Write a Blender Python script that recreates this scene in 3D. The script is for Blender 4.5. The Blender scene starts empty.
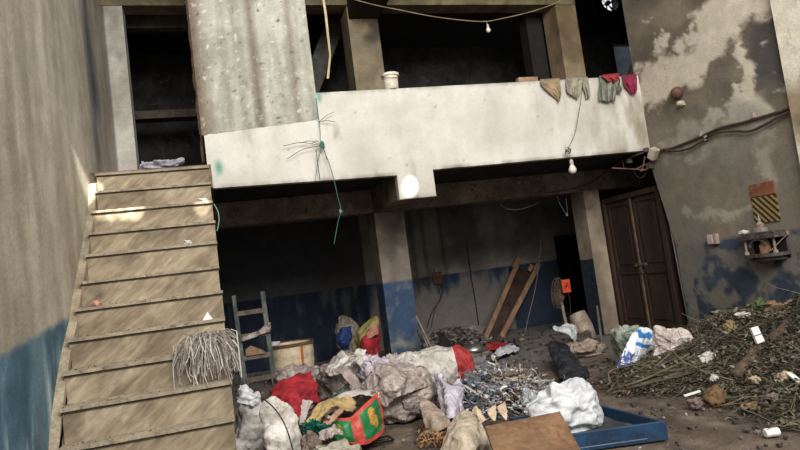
import bpy, math, random
from math import sin, cos, pi, radians
from mathutils import Vector, Matrix, noise
random.seed(7)
R_ = random.Random(11)
COL = bpy.context.scene.collection

# ------------------------------------------------------------------ camera
F = 620.0; EYE = 1.6
yaw, pitch, roll = radians(16.4), radians(4.5), radians(7.4)
fw = Vector((sin(yaw)*cos(pitch), cos(yaw)*cos(pitch), sin(pitch)))
r0 = Vector((cos(yaw), -sin(yaw), 0)); u0 = r0.cross(fw)
rt = cos(roll)*r0 - sin(roll)*u0
up = sin(roll)*r0 + cos(roll)*u0
CAM = Vector((0, 0, EYE))
def ray(x, y): return fw + rt*((x-400)/F) - up*((y-225)/F)
def PY(x, y, Y): d = ray(x, y); return CAM + d*(Y/d.y)
def PX(x, y, X): d = ray(x, y); return CAM + d*(X/d.x)
def PZ(x, y, Z=0.0): d = ray(x, y); return CAM + d*((Z-EYE)/d.z)
def pix(P):
    v = P-CAM; w = v.dot(fw)
    return (400+F*v.dot(rt)/w, 225-F*v.dot(up)/w)
cd = bpy.data.cameras.new('camera'); cam = bpy.data.objects.new('camera', cd); COL.objects.link(cam)
cd.sensor_width = 36; cd.lens = F/800*36; cd.clip_start = .05
cam.matrix_world = Matrix(((rt.x, up.x, -fw.x, 0), (rt.y, up.y, -fw.y, 0), (rt.z, up.z, -fw.z, EYE), (0, 0, 0, 1)))
bpy.context.scene.camera = cam

# ------------------------------------------------------------------ materials
def lin(c):
    return tuple(((v/255)/12.92 if v/255 <= .04045 else ((v/255+.055)/1.055)**2.4) for v in c)
MATS = {}
def mat(name, c1, c2=None, scale=6., rough=.85, bump=.3, bscale=40., stretch=(1, 1, 1), c3=None, attr=None,
        spec=.25, trans=0., metal=0., lo=.38, hi=.62, bd=.01, fine=.25, mot=.15, crease=0, cs=9.):
    """noise-mottled surface; c are photograph-like sRGB albedos"""
    if name in MATS: return MATS[name]
    m = bpy.data.materials.new(name); m.use_nodes = True; nt = m.node_tree; N = nt.nodes; L = nt.links
    b = N['Principled BSDF']
    tc = N.new('ShaderNodeTexCoord'); mp = N.new('ShaderNodeMapping'); mp.inputs['Scale'].default_value = stretch
    L.new(tc.outputs['Object'], mp.inputs['Vector'])
    def nz(s, det=6, r=.6, dist=0.):
        n = N.new('ShaderNodeTexNoise'); n.inputs['Scale'].default_value = s; n.inputs['Detail'].default_value = det
        n.inputs['Roughness'].default_value = r; n.inputs['Distortion'].default_value = dist
        L.new(mp.outputs[0], n.inputs['Vector']); return n
    def ramp(f, a, z, ca, cz):
        r = N.new('ShaderNodeValToRGB'); r.color_ramp.elements[0].position = a; r.color_ramp.elements[1].position = z
        r.color_ramp.elements[0].color = ca; r.color_ramp.elements[1].color = cz; L.new(f, r.inputs[0]); return r
    A = tuple(lin(c1))+(1,); B = tuple(lin(c2 or c1))+(1,)
    n1 = nz(scale, dist=.4)
    col = ramp(n1.outputs[0], lo, hi, A, B).outputs[0]
    def mix(mode, fac, a, bb):
        x = N.new('ShaderNodeMix'); x.data_type = 'RGBA'; x.blend_type = mode
        if isinstance(fac, float): x.inputs[0].default_value = fac
        else: L.new(fac, x.inputs[0])
        L.new(a, x.inputs[6])
        if isinstance(bb, tuple): x.inputs[7].default_value = bb
        else: L.new(bb, x.inputs[7])
        return x.outputs[2]
    if attr:
        at = N.new('ShaderNodeAttribute'); at.attribute_name = attr
        col = mix('MULTIPLY', 1.0, at.outputs['Color'], ramp(n1.outputs[0], .3, .7, (1-mot, 1-mot, 1-mot, 1), (1+mot*.9, 1+mot*.9, 1+mot*.9, 1)).outputs[0])
    if c3:
        n3 = nz(scale*2.7, 4, .7, .8)
        col = mix('MIX', ramp(n3.outputs[0], .56, .68, (0, 0, 0, 1), (1, 1, 1, 1)).outputs[0], col, tuple(lin(c3))+(1,))
    if fine:
        nf = nz(scale*9, 5, .7)
        k = 1-fine; q = 1+fine
        col = mix('MULTIPLY', 1.0, col, ramp(nf.outputs[0], .3, .7, (k, k, k, 1), (q, q, q, 1)).outputs[0])
    L.new(col, b.inputs['Base Color'])
    b.inputs['Roughness'].default_value = rough; b.inputs['Specular IOR Level'].default_value = spec
    b.inputs['Metallic'].default_value = metal
    if trans: b.inputs['Transmission Weight'].default_value = trans
    if bump:
        nb = nz(bscale, 6, .65); bp = N.new('ShaderNodeBump'); bp.inputs['Strength'].default_value = bump
        bp.inputs['Distance'].default_value = bd
        L.new(nb.outputs[0], bp.inputs['Height']); L.new(bp.outputs[0], b.inputs['Normal'])
        if crease:
            nd = N.new('ShaderNodeTexNoise'); nd.inputs['Scale'].default_value = cs*.35; nd.inputs['Detail'].default_value = 3; L.new(tc.outputs['Object'], nd.inputs[0])
            mxv = N.new('ShaderNodeMix'); mxv.data_type = 'VECTOR'; mxv.inputs[0].default_value = .35
            L.new(tc.outputs['Object'], mxv.inputs[4]); L.new(nd.outputs['Color'], mxv.inputs[5]); prev = bp
            for k_, (q_, w_) in enumerate(((1., 1.), (2.3, .5))):
                vo = N.new('ShaderNodeTexVoronoi'); vo.inputs['Scale'].default_value = cs*q_; L.new(mxv.outputs[1], vo.inputs['Vector'])
                b2_ = N.new('ShaderNodeBump'); b2_.inputs['Strength'].default_value = min(1., crease); b2_.inputs['Distance'].default_value = .05*w_
                L.new(vo.outputs['Distance'], b2_.inputs['Height']); L.new(prev.outputs[0], b2_.inputs['Normal']); prev = b2_
            L.new(prev.outputs[0], b.inputs['Normal'])
    MATS[name] = m; return m
def tex_mat(name, builder, rough=.8, spec=.2):
    """material whose base colour is made by builder(nodes, links, texcoord) -> colour socket"""
    m = bpy.data.materials.new(name); m.use_nodes = True; nt = m.node_tree
    b = nt.nodes['Principled BSDF']; b.inputs['Roughness'].default_value = rough; b.inputs['Specular IOR Level'].default_value = spec
    tc = nt.nodes.new('ShaderNodeTexCoord')
    nt.links.new(builder(nt.nodes, nt.links, tc), b.inputs['Base Color']); MATS[name] = m; return m

# ------------------------------------------------------------------ mesh building
class MB:
    def __init__(s): s.v = []; s.f = []; s.mi = []; s.c = None
    def add(s, vs, fs, mi=0):
        o = len(s.v); s.v += [Vector(p) for p in vs]; s.f += [tuple(i+o for i in f) for f in fs]; s.mi += [mi]*len(fs); return s
    def box(s, x0, x1, y0, y1, z0, z1, mi=0):
        return s.hexa([(x0,y0,z0),(x1,y0,z0),(x1,y1,z0),(x0,y1,z0),(x0,y0,z1),(x1,y0,z1),(x1,y1,z1),(x0,y1,z1)], mi)
    def hexa(s, p, mi=0):
        return s.add(p, [(3,2,1,0),(4,5,6,7),(0,1,5,4),(1,2,6,5),(2,3,7,6),(3,0,4,7)], mi)
    def bar(s, a, b, w, h, upv=(0,0,1), mi=0):
        a = Vector(a); b = Vector(b); d = (b-a).normalized(); x = d.cross(Vector(upv))
        if x.length < 1e-4: x = d.cross(Vector((1,0,0)))
        x.normalize(); y = x.cross(d)
        P = [q+x*i*w/2+y*j*h/2 for q in (a, b) for (i, j) in ((-1,-1),(1,-1),(1,1),(-1,1))]
        return s.add(P, [(0,1,2,3),(7,6,5,4),(0,4,5,1),(1,5,6,2),(2,6,7,3),(3,7,4,0)], mi)
    def tube(s, pts, r, n=6, mi=0, cap=True):
        pts = [Vector(p) for p in pts]; m = len(pts); rr = r if isinstance(r, (list, tuple)) else [r]*m
        vs = []; fs = []; ref = None
        for i, p in enumerate(pts):
            d = (pts[min(i+1, m-1)]-pts[max(i-1, 0)])
            if d.length < 1e-9: d = Vector((0,0,1))
            d.normalize()
            if ref is None: ref = d.orthogonal().normalized()
            ref = (ref-d*ref.dot(d))
            ref = ref.normalized() if ref.length > 1e-6 else d.orthogonal().normalized()
            y = d.cross(ref)
            for k in range(n): a = 2*pi*k/n; vs.append(p+(ref*cos(a)+y*sin(a))*rr[i])
        for i in range(m-1):
            for k in range(n): fs.append((i*n+k, i*n+(k+1)%n, (i+1)*n+(k+1)%n, (i+1)*n+k))
        if cap: fs += [tuple(reversed(range(n))), tuple(range((m-1)*n, m*n))]
        return s.add(vs, fs, mi)
    def lathe(s, prof, M=Matrix(), n=24, mi=0):
        vs = []; fs = []
        for (r, z) in prof:
            for k in range(n): a = 2*pi*k/n; vs.append(M @ Vector((r*cos(a), r*sin(a), z)))
        for i in range(len(prof)-1):
            for k in range(n): fs.append((i*n+k, i*n+(k+1)%n, (i+1)*n+(k+1)%n, (i+1)*n+k))
        return s.add(vs, fs, mi)
    def prism(s, pts, d, mi=0):
        pts = [Vector(p) for p in pts]; n = len(pts); d = Vector(d)
        return s.add(pts+[p+d for p in pts], [tuple(range(n)), tuple(reversed(range(n, 2*n)))]+[(i, i+n, (i+1)%n+n, (i+1)%n) for i in range(n)], mi)
def link_mesh(name, mb, mats, parent=None, loc=None, smooth=False, bevel=0, solid=0, sub=0, colors=None):
    if not isinstance(mats, (list, tuple)): mats = [mats]
    base = Vector((0,0,0))
    if parent is not None: base = LOC[parent.name]
    elif loc is not None: base = Vector(loc)
    else:
        xs = [p.x for p in mb.v]; ys = [p.y for p in mb.v]; zs = [p.z for p in mb.v]
        base = Vector(((min(xs)+max(xs))/2, (min(ys)+max(ys))/2, min(zs)))
    me = bpy.data.meshes.new(name); me.from_pydata([p-base for p in mb.v], [], mb.f)
    for m in mats: me.materials.append(m)
    me.polygons.foreach_set('material_index', mb.mi)
    if smooth: me.polygons.foreach_set('use_smooth', [True]*len(me.polygons))
    if colors:
        ca = me.color_attributes.new('tint', 'FLOAT_COLOR', 'POINT')
        flat = []
        for c in colors: flat += [c[0], c[1], c[2], 1]
        ca.data.foreach_set('color', flat)
    me.update()
    o = bpy.data.objects.new(name, me); COL.objects.link(o)
    if parent is not None: o.parent = parent; LOC[o.name] = base
    else: o.location = base; LOC[o.name] = base
    if solid: md = o.modifiers.new('solid', 'SOLIDIFY'); md.thickness = solid; md.offset = 0
    if bevel: md = o.modifiers.new('bevel', 'BEVEL'); md.width = bevel; md.segments = 2; md.limit_method = 'ANGLE'
    if sub: md = o.modifiers.new('sub', 'SUBSURF'); md.levels = sub; md.render_levels = sub
    return o
LOC = {}
def thing(name, label, cat, loc, group=None):
    o = bpy.data.objects.new(name, None); COL.objects.link(o); o.location = loc; LOC[o.name] = Vector(loc)
    o.empty_display_size = .1; o['label'] = label; o['category'] = cat
    if group: o['group'] = group
    return o
def solo(name, label, cat, mb, mats, group=None, kind=None, **k):
    o = link_mesh(name, mb, mats, **k); o['label'] = label; o['category'] = cat
    if group: o['group'] = group
    if kind: o['kind'] = kind
    return o
def struct(name, label, cat, mb, mats, **k): return solo(name, label, cat, mb, mats, kind='structure', **k)
def part(name, mb, mats, parent, label=None, **k):
    o = link_mesh(name, mb, mats, parent=parent, **k)
    if label: o['label'] = label
    return o

# ------------------------------------------------------------------ crumpled things
def ridg(p, s, seed, oct=4, lac=2.1, gain=.52):
    t = 0; a = 1
    for i in range(oct):
        q = p*s+Vector((seed*3.7+i*5.1, seed*1.3, -seed*2.9))
        t += a*(1-2.6*abs(noise.noise(q))); s *= lac; a *= gain
    return t
_rt = random.Random(5); _T = [_rt.uniform(-1, 1) for _ in range(4096)]
def _h(i, j, k, s): return _T[(i*73856093 ^ j*19349663 ^ k*83492791 ^ s*2654435) & 4095]
def facet(p, s, seed, oct=3, gain=.5):
    """piecewise flat crumple: continuous, with flat facets meeting in sharp creases"""
    t = 0; a = 1; seed = int(seed)
    for o in range(oct):
        q = p*s; w = noise.noise_vector(q*.6+Vector((seed, o*7, 1.5)))*.55
        x, y, z = q.x+w.x, q.y+w.y, q.z+w.z
        i, j, k = math.floor(x), math.floor(y), math.floor(z); f = sorted(((x-i, 0), (y-j, 1), (z-k, 2)), reverse=True)
        c = [i, j, k]; v = _h(i, j, k, seed+o); last = v; val = v
        for (fr, ax) in f:
            c[ax] += 1; n_ = _h(c[0], c[1], c[2], seed+o); val += fr*(n_-last); last = n_
        t += a*val; a *= gain; s *= 2.1
    return t
def blob(c, rad, rot=0, seed=0, power=.75, lump=.22, cr=.05, crs=5., peaks=(), floor=None, nu=96, nv=64, tilt=(0, 0), stretch=(1,1,1), sink=.12):
    """a filled, crumpled sack: squashed rounded body with dents, creases and pulled corners"""
    c = Vector(c); a, b, h = rad
    M = Matrix.Rotation(rot, 3, 'Z') @ Matrix.Rotation(tilt[0], 3, 'X') @ Matrix.Rotation(tilt[1], 3, 'Y')
    sp = lambda x: math.copysign(abs(x)**power, x)
    vs = []; fs = []; mean = (a+b+h)/3
    pk = [(Vector(d).normalized(), s_, w) for (d, s_, w) in peaks]
    for j in range(nv+1):
        t = pi*j/nv
        for i in range(nu):
            ph = 2*pi*i/nu
            d = Vector((sin(t)*cos(ph), sin(t)*sin(ph), cos(t)))
            q = Vector((sp(sin(t))*sp(cos(ph)), sp(sin(t))*sp(sin(ph)), sp(cos(t))))
            k = 1+lump*noise.noise(d*1.3+Vector((seed, seed*2, 0)))+lump*.6*noise.noise(d*2.7+Vector((0, seed, seed)))
            for (pd, s_, w) in pk:
                x = d.dot(pd)
                if x > 0: k += s_*x**w
            p = Vector((q.x*a*k, q.y*b*k, q.z*h*k))
            e_ = Vector((p.x*stretch[0], p.y*stretch[1], p.z*stretch[2])); e = .95*facet(e_, crs*1.5, seed)+.25*ridg(e_, crs*.8, seed, 2)
            p += d*(cr*e)
            p = c + M @ p
            if floor is not None and p.z < floor: p.z = floor+(p.z-floor)*sink
            vs.append(p)
    for j in range(nv):
        for i in range(nu): fs.append((j*nu+i, (j+1)*nu+i, (j+1)*nu+(i+1)%nu, j*nu+(i+1)%nu))
    return MB().add(vs, fs)
def cr_(p0, p1, p2, p3, t):
    return .5*((2*p1)+(-p0+p2)*t+(2*p0-5*p1+4*p2-p3)*t*t+(-p0+3*p1-3*p2+p3)*t**3)
def spline(pts, n):
    P = [Vector(p) for p in pts]; m = len(P); out = []
    for i in range(n+1):
        x = i/n*(m-1); k = min(int(x), m-2); t = x-k
        a = P[k-1] if k > 0 else 2*P[0]-P[1]; d = P[k+2] if k+2 < m else 2*P[-1]-P[-2]
        out.append(cr_(a, P[k], P[k+1], d, t))
    return out
def sheet(rows, nu=40, nv=40, amp=.02, s=6., seed=1, edge=.015, floor=None, aniso=(1,1,1)):
    """a cloth or film patch through a small grid of 3D points, creased"""
    cols = [spline(r, nu) for r in rows]
    G = [spline([c[i] for c in cols], nv) for i in range(nu+1)]
    vs = []; fs = []
    for i in range(nu+1):
        for j in range(nv+1):
            p = G[i][j]
            du = G[min(i+1, nu)][j]-G[max(i-1, 0)][j]; dv = G[i][min(j+1, nv)]-G[i][max(j-1, 0)]
            n = du.cross(dv); n = n.normalized() if n.length > 1e-9 else Vector((0,0,1))
            q = Vector((p.x*aniso[0], p.y*aniso[1], p.z*aniso[2]))
            p = p+n*amp*(.9*facet(q, s*1.3, seed, 3)+.35*ridg(q, s*.6, seed, 2))
            if edge and (i in (0, nu) or j in (0, nv)):
                p = p+(du if i in (0, nu) else dv).normalized()*edge*noise.noise(p*25) if du.length > 1e-9 and dv.length > 1e-9 else p
            if floor is not None and p.z < floor: p.z = floor
            vs.append(p)
    for i in range(nu):
        for j in range(nv):
            a = i*(nv+1)+j; fs.append((a, a+nv+1, a+nv+2, a+1))
    return MB().add(vs, fs)
def pxs(rows):
    """rows of (x, y, Y) photograph points with their own distances -> 3D"""
    return [[PY(*p) if len(p) == 3 else PZ(p[0], p[1], p[3]) for p in r] for r in rows]
def wire(pts, r, n=24, k=5): return MB().tube(spline(pts, n), r, k)
# ------------------------------------------------------------------ the setting
XR = 6.92; XL = -1.41; YF = 8.5; YP = 10.2; YB = 13.3
def fbm(p, s, o=5, seed=0.):
    t = 0; a = .5
    for i in range(o): t += a*noise.noise(Vector((p[0]*s+seed, p[1]*s-seed, p[2]*s+i*3.1))); s *= 2.05; a *= .55
    return t
def mixc(a, b, t): t = max(0, min(1, t)); return tuple(x+(y-x)*t for x, y in zip(a, b))
def segd(x, y, pl):
    best = 1e9; bt = 0
    for i in range(len(pl)-1):
        (ax, ay, aw), (bx, by, bw) = pl[i], pl[i+1]
        dx, dy = bx-ax, by-ay; t = max(0, min(1, ((x-ax)*dx+(y-ay)*dy)/(dx*dx+dy*dy)))
        d = math.hypot(x-ax-dx*t, y-ay-dy*t)/(aw+(bw-aw)*t)
        best = min(best, d)
    return best
def grid_wall(O, U, V, nu, nv, fn, thick):
    """a wall slab whose front face carries a fine grid of stain colours; thick = vector to its back"""
    O = Vector(O); U = Vector(U); V = Vector(V); T = Vector(thick); mb = MB(); vs = []; cs = []
    for i in range(nu+1):
        for j in range(nv+1):
            p = O+U*(i/nu)+V*(j/nv); vs.append(p); cs.append(fn(p))
    fs = [(i*(nv+1)+j, (i+1)*(nv+1)+j, (i+1)*(nv+1)+j+1, i*(nv+1)+j+1) for i in range(nu) for j in range(nv)]
    n0 = len(vs)
    for (a, b) in ((0, 0), (1, 0), (1, 1), (0, 1)):
        p = O+U*a+V*b; vs += [p, p+T]; cs += [fn(p)]*2
    k = lambda q: n0+2*q
    fs += [(k(q), k(q)+1, k((q+1) % 4)+1, k((q+1) % 4)) for q in range(4)]+[(k(0)+1, k(1)+1, k(2)+1, k(3)+1)]
    mb.add(vs, fs); return mb, cs
plaster = mat('stained_plaster', (255, 255, 255), scale=5, attr='tint', bump=.55, bscale=22, bd=.012, fine=.16)
plaster_w = mat('whitewash', (255, 255, 255), scale=4, attr='tint', bump=.4, bscale=22, bd=.008, fine=.06, mot=.05)
rough_conc = mat('board_concrete', (255, 255, 255), scale=7, attr='tint', bump=.8, bscale=30, bd=.012, fine=.2)

# left wall: grey-beige washed plaster, blue lower coat
def left_tint(p):
    x, y = pix(p) if p.y > 3 else (-400, 200)
    st = fbm((p.y*1.0, 0, p.z*.18), 2.6, 5, 3); f = fbm((p.x, p.y, p.z), 1.1, 5, 9)
    c = mixc((180, 171, 153), (140, 130, 114), .5+1.2*st+.8*f)
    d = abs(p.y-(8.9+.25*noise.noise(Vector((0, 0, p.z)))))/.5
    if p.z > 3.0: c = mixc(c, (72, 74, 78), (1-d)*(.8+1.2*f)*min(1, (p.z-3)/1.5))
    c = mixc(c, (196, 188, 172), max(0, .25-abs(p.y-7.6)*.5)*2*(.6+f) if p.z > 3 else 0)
    line = 1.42+.10*(p.y-4.7)+.015*noise.noise(Vector((p.y*6, 0, 1)))
    if p.z < line+.04:
        w = fbm((p.y*1.5, 0, p.z*.35), 3.4, 5, 20)
        b = mixc((84, 116, 132), (58, 84, 100), .5+2*fbm((p.y, 0, p.z), 2.3, 5, 5))
        b = mixc(b, (168, 178, 178), (w*3.4-.1)*min(1, max(0, line-p.z)*1.6))
        b = mixc(b, (110, 112, 108), (1-abs(p.y-(5.25+p.z*.1+.1*w))/.2)*.4)
        c = mixc(c, b, (line-p.z)/.05+.5)
    return tuple(lin(c))
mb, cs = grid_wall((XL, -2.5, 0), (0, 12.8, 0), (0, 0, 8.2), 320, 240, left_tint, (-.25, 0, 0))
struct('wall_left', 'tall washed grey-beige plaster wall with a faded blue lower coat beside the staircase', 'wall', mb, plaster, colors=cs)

# right wall
BAND = [[(645, 108, 6), (660, 84, 15), (684, 66, 13), (700, 44, 14), (722, 20, 16), (742, -8, 22)],
        [(640, 62, 5), (648, 74, 8)], [(661, 38, 3), (663, 60, 5)], [(726, 0, 10), (733, 20, 6), (738, 46, 5), (743, 72, 5), (750, 98, 9), (756, 118, 14)],
        [(742, 0, 12), (766, 6, 12), (776, -6, 10)], [(690, 22, 5), (700, 30, 8)]]
LOW = [[(670, 150, 10), (690, 135, 11), (720, 120, 9), (748, 108, 9)], [(690, 158, 5), (715, 146, 8), (742, 138, 8)], [(756, 120, 12), (764, 150, 9), (770, 178, 8)],
       [(682, 212, 4), (700, 217, 5), (728, 210, 5), (752, 208, 6)], [(782, 90, 5), (800, 78, 6)]]
def right_tint(p):
    if p.y < 3: x, y = 1200, 100
    else: x, y = pix(p)
    f = fbm((p.x, p.y, p.z), 1.3, 5, 2); g = fbm((0, p.y, p.z), 5., 5, 8)
    c = mixc((128, 116, 100), (92, 84, 74), .5+1.9*f)
    c = mixc(c, (70, 68, 68), .8*max(0, min(1, (x-742)/14))*max(0, min(1, (100-y)/30)) if x < 800 else 0)  # shading beside the pier, painted into the wall colour
    xw = x+26*f+16*g; yw = y+20*fbm((1, p.y, p.z), 2.2, 4, 6)+10*g
    d = min(segd(xw, yw, b) for b in BAND)
    c = mixc(c, (196, 186, 168), (1.45-d)*2.6*(.8+g))
    dd = min(segd(xw, yw, b) for b in BAND[:1])
    c = mixc(c, (98, 84, 70), .6*max(0, 1-abs(dd-1.6)/.35))
    d = min(segd(xw, yw, b) for b in LOW)
    c = mixc(c, (170, 163, 149), (1.35-d)*1.9*(.6+1.6*g))
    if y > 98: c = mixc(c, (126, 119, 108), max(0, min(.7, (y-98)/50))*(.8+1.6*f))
    bl = 1.5+.03*noise.noise(Vector((p.y*4, 0, 0)))
    if p.z < bl+.04:
        b = mixc((60, 70, 86), (50, 57, 68), .5+2*f)
        wear = fbm((3, p.y, p.z), 2.6, 5, 14)*3.2+.16+.55*max(0, 1-abs(p.z-1.05)/.4)-.05
        if p.y > 7.6: wear += .45*(p.y-7.6)
        b = mixc(b, (112, 108, 100), (wear)*1.8)
        c = mixc(c, b, (bl-p.z)/.05+.5)
    return tuple(lin(c))
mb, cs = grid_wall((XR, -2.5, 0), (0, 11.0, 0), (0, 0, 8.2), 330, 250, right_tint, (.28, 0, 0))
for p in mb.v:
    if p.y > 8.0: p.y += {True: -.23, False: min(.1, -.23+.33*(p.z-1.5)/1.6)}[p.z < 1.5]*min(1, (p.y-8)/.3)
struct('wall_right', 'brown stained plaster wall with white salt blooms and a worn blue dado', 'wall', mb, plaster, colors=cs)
def pil_tint(p):
    f = fbm((p.x, p.y, p.z), 1.7, 5, 31)
    c = mixc((150, 132, 108), (96, 84, 70), .5+2.2*f)
    c = mixc(c, (212, 204, 186), (fbm((p.x, p.y, p.z), 1.1, 5, 44)*3.2+.35*(p.z > 3.4)))
    if p.z < 1.5: c = mixc((44, 58, 78), (92, 88, 82), .5+2*f)
    return tuple(lin(c))
mb, cs = grid_wall((XR-.1, 3.2, 0), (0, 2.6, 0), (0, 0, 8.2), 80, 200, pil_tint, (.1, 0, 0))
struct('pillar_1', 'shallow patchy plaster pier standing out from the stained wall near the shrine', 'pillar', mb, plaster, colors=cs)

# ground
def gr_tint(p):
    f = fbm((p.x, p.y, 0), .9, 5, 4); g = fbm((p.x, p.y, 0), 4.5, 5, 7)
    c = mixc((106, 92, 80), (78, 66, 57), .5+2*f)
    c = mixc(c, (126, 113, 99), g*2.2-.1); c = mixc(c, (52, 46, 42), -g*2.4-.2)
    if p.y > 7.5: c = mixc(c, (134, 128, 124), min(.85, (p.y-7.5)*.4))  # floor colour lightened towards the store to make up for weak light
    return tuple(lin(c))
mb, cs = grid_wall((-2, -3, 0), (13, 0, 0), (0, 18.2, 0), 200, 260, gr_tint, (0, 0, -.2))
dirt = mat('trodden_dirt', (255, 255, 255), scale=8, attr='tint', bump=1.0, bscale=26, bd=.03, fine=.3)
for i, p in enumerate(mb.v):
    if abs(p.z) < 1e-6 and -1.9 < p.x < 10.9: p.z = .018*fbm((p.x, p.y, 0), 2.0, 4, 1)-.012
o = struct('ground', 'trodden brown dirt and cement floor of the yard littered with rubbish', 'ground', mb, dirt, colors=cs, smooth=False)

# dark rooms
gloom = mat('gloom_plaster', (64, 60, 58), (40, 38, 38), scale=2.5, bump=.4, bscale=14, c3=(76, 72, 68))  # dark wall colour standing in for the gloom of the unlit rooms
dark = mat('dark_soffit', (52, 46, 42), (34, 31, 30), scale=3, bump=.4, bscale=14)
def back_tint(p):
    f = fbm((p.x, 0, p.z), 1.2, 5, 12); g = fbm((p.x*1.5, 0, p.z*.4), 3, 5, 18)
    c = mixc((140, 132, 122), (100, 95, 90), .5+2*f)
    if p.x < 3.0: c = mixc(c, (52, 52, 54), .75)  # shade of the bay left of the pillar put into the colour
    bl = 1.48
    if p.z < bl:
        b = mixc((46, 62, 86), (50, 56, 66), .5+2.6*f)
        if 3.0 < p.x < 6.4: b = mixc(b, (124, 118, 112), .35+g*2+(bl-p.z)*2.2-.35)
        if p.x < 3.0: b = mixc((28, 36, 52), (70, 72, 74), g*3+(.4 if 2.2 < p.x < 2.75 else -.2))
        c = b
    for sx in (4.15, 4.42, 4.85):
        if p.z > 1.3 and p.x < 5: c = mixc(c, (66, 54, 44), (1-abs(p.x-sx-.03*noise.noise(Vector((0, 0, p.z*3))))/.07)*.6)
    return tuple(lin(c))
DX0 = PY(555, 245, YB).x; DX1 = DX0+.8; DZ = PY(557, 236, YB).z
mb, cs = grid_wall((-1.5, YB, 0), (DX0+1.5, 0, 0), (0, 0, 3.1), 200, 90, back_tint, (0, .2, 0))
struct('wall_back', 'dim grey and blue back wall of the open ground floor store', 'wall', mb, plaster, colors=cs)
mb, cs = grid_wall((DX0, YB, DZ), (DX1-DX0, 0, 0), (0, 0, 3.1-DZ), 20, 20, back_tint, (0, .2, 0))
struct('lintel_1', 'plaster over the dark inner doorway of the store', 'lintel', mb, plaster, colors=cs)
mb, cs = grid_wall((DX1, YB, 0), (9.6-DX1, 0, 0), (0, 0, 3.1), 30, 60, back_tint, (0, .2, 0))
struct('wall_back_end', 'blue painted end of the store wall beyond the inner doorway', 'wall', mb, plaster, colors=cs)
struct('wall_passage', 'dark room behind the inner doorway', 'wall', MB().box(DX0-.3, DX1+.4, 15.0, 15.1, 0, 3.1).box(DX0-.3, DX0-.2, 13.5, 15.0, 0, 3.1).box(DX1+.3, DX1+.4, 13.5, 15.0, 0, 3.1).box(DX0-.3, DX1+.4, 13.5, 15.1, 3.0, 3.1), gloom)
struct('wall_store_side', 'dark side wall of the ground floor store under the stairs', 'wall', MB().box(-.25, -.05, YF+.2, YB, 0, 3.07), gloom)
struct('wall_store_east', 'dark end wall of the store behind the wooden door', 'wall', MB().box(9.4, 9.55, 8.5, YB, 0, 3.07), gloom)
# slabs
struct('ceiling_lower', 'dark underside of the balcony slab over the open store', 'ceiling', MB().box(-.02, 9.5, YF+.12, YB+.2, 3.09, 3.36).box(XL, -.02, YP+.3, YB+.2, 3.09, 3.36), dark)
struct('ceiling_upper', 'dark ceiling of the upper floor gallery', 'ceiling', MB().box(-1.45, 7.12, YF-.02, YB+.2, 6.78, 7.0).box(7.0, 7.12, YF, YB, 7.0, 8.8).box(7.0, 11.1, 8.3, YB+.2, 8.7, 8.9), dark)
# upper floor back wall with a round fan hole and a window hole
fanc = PY(608, 3, YB); wa = PY(613, 44, YB); wb = PY(632, 80, YB)
fx0, fx1, fz0, fz1 = fanc.x-.26, fanc.x+.26, fanc.z-.26, fanc.z+.26
wx0, wx1, wz0, wz1 = wa.x, wa.x+.75, 4.6, wa.z
mbk = MB()
mbk.box(-1.5, fx0, YB, YB+.2, 3.3, 8.9).box(fx1, wx0, YB, YB+.2, 3.3, 8.9) if fx1 < wx0 else mbk.box(-1.5, min(fx0, wx0), YB, YB+.2, 3.3, 8.9)
if fx1 >= wx0:
    lo = min(fx0, wx0); hi = max(fx1, wx1)
    mbk = MB().box(-1.5, lo, YB, YB+.2, 3.3, 8.9).box(hi, 11, YB, YB+.2, 3.3, 8.9)
    mbk.box(lo, wx0, YB, YB+.2, 3.3, wz1) if wx0 > lo else None
    mbk.box(wx1, hi, YB, YB+.2, 3.3, wz1) if hi > wx1 else None
    mbk.box(wx0, wx1, YB, YB+.2, 3.3, wz0).box(lo, hi, YB, YB+.2, wz1, fz0)
    mbk.box(lo, fx0, YB, YB+.2, fz0, fz1) if fx0 > lo else None
    mbk.box(fx1, hi, YB, YB+.2, fz0, fz1) if hi > fx1 else None
    mbk.box(lo, hi, YB, YB+.2, fz1, 8.9)
else:
    mbk.box(fx0, fx1, YB, YB+.2, 3.3, fz0).box(fx0, fx1, YB, YB+.2, fz1, 8.9).box(wx0, wx1, YB, YB+.2, 3.3, wz0).box(wx0, wx1, YB, YB+.2, wz1, 8.9).box(wx1, 11, YB, YB+.2, 3.3, 8.9)
struct('wall_upper_back', 'back wall of the upper floor, coloured dark for its gloom', 'wall', mbk, gloom)
struct('wall_upper_end', 'dark end wall of the upper floor', 'wall', MB().box(10.9, 11.1, 8.3, YB+.2, 3.3, 8.9).box(XR+.28, 11, 8.3, 8.48, 0, 8.8), gloom)
struct('wall_upper_left', 'dark room side wall behind the stair head', 'wall', MB().box(-1.6, XL, 10.2, YB, 3.3, 8.9), gloom)
grey_out = mat('outside_render', (74, 82, 88), (60, 66, 72), scale=3, bump=.2)
struct('wall_neighbour', 'grey neighbouring wall seen through the upper window', 'wall', MB().box(wx0-1.2, wx1+1.5, YB+1.3, YB+1.4, 3.3, fz0-.35), grey_out)
brn = mat('rust_sheet', (70, 58, 48), (48, 40, 34), scale=4)
struct('roof_neighbour', 'brown sloping roof edge outside the upper window', 'roof', MB().hexa([(wx0-.1, YB+.7, 3.6), (wx1+.5, YB+.7, 3.6), (wx1+.5, YB+.8, 3.6), (wx0-.1, YB+.8, 3.6), (wx0-.1, YB+.7, wz0+.02), (wx1+.5, YB+.7, wz1-.0), (wx1+.5, YB+.8, wz1-.0), (wx0-.1, YB+.8, wz0+.02)]), brn)
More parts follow.
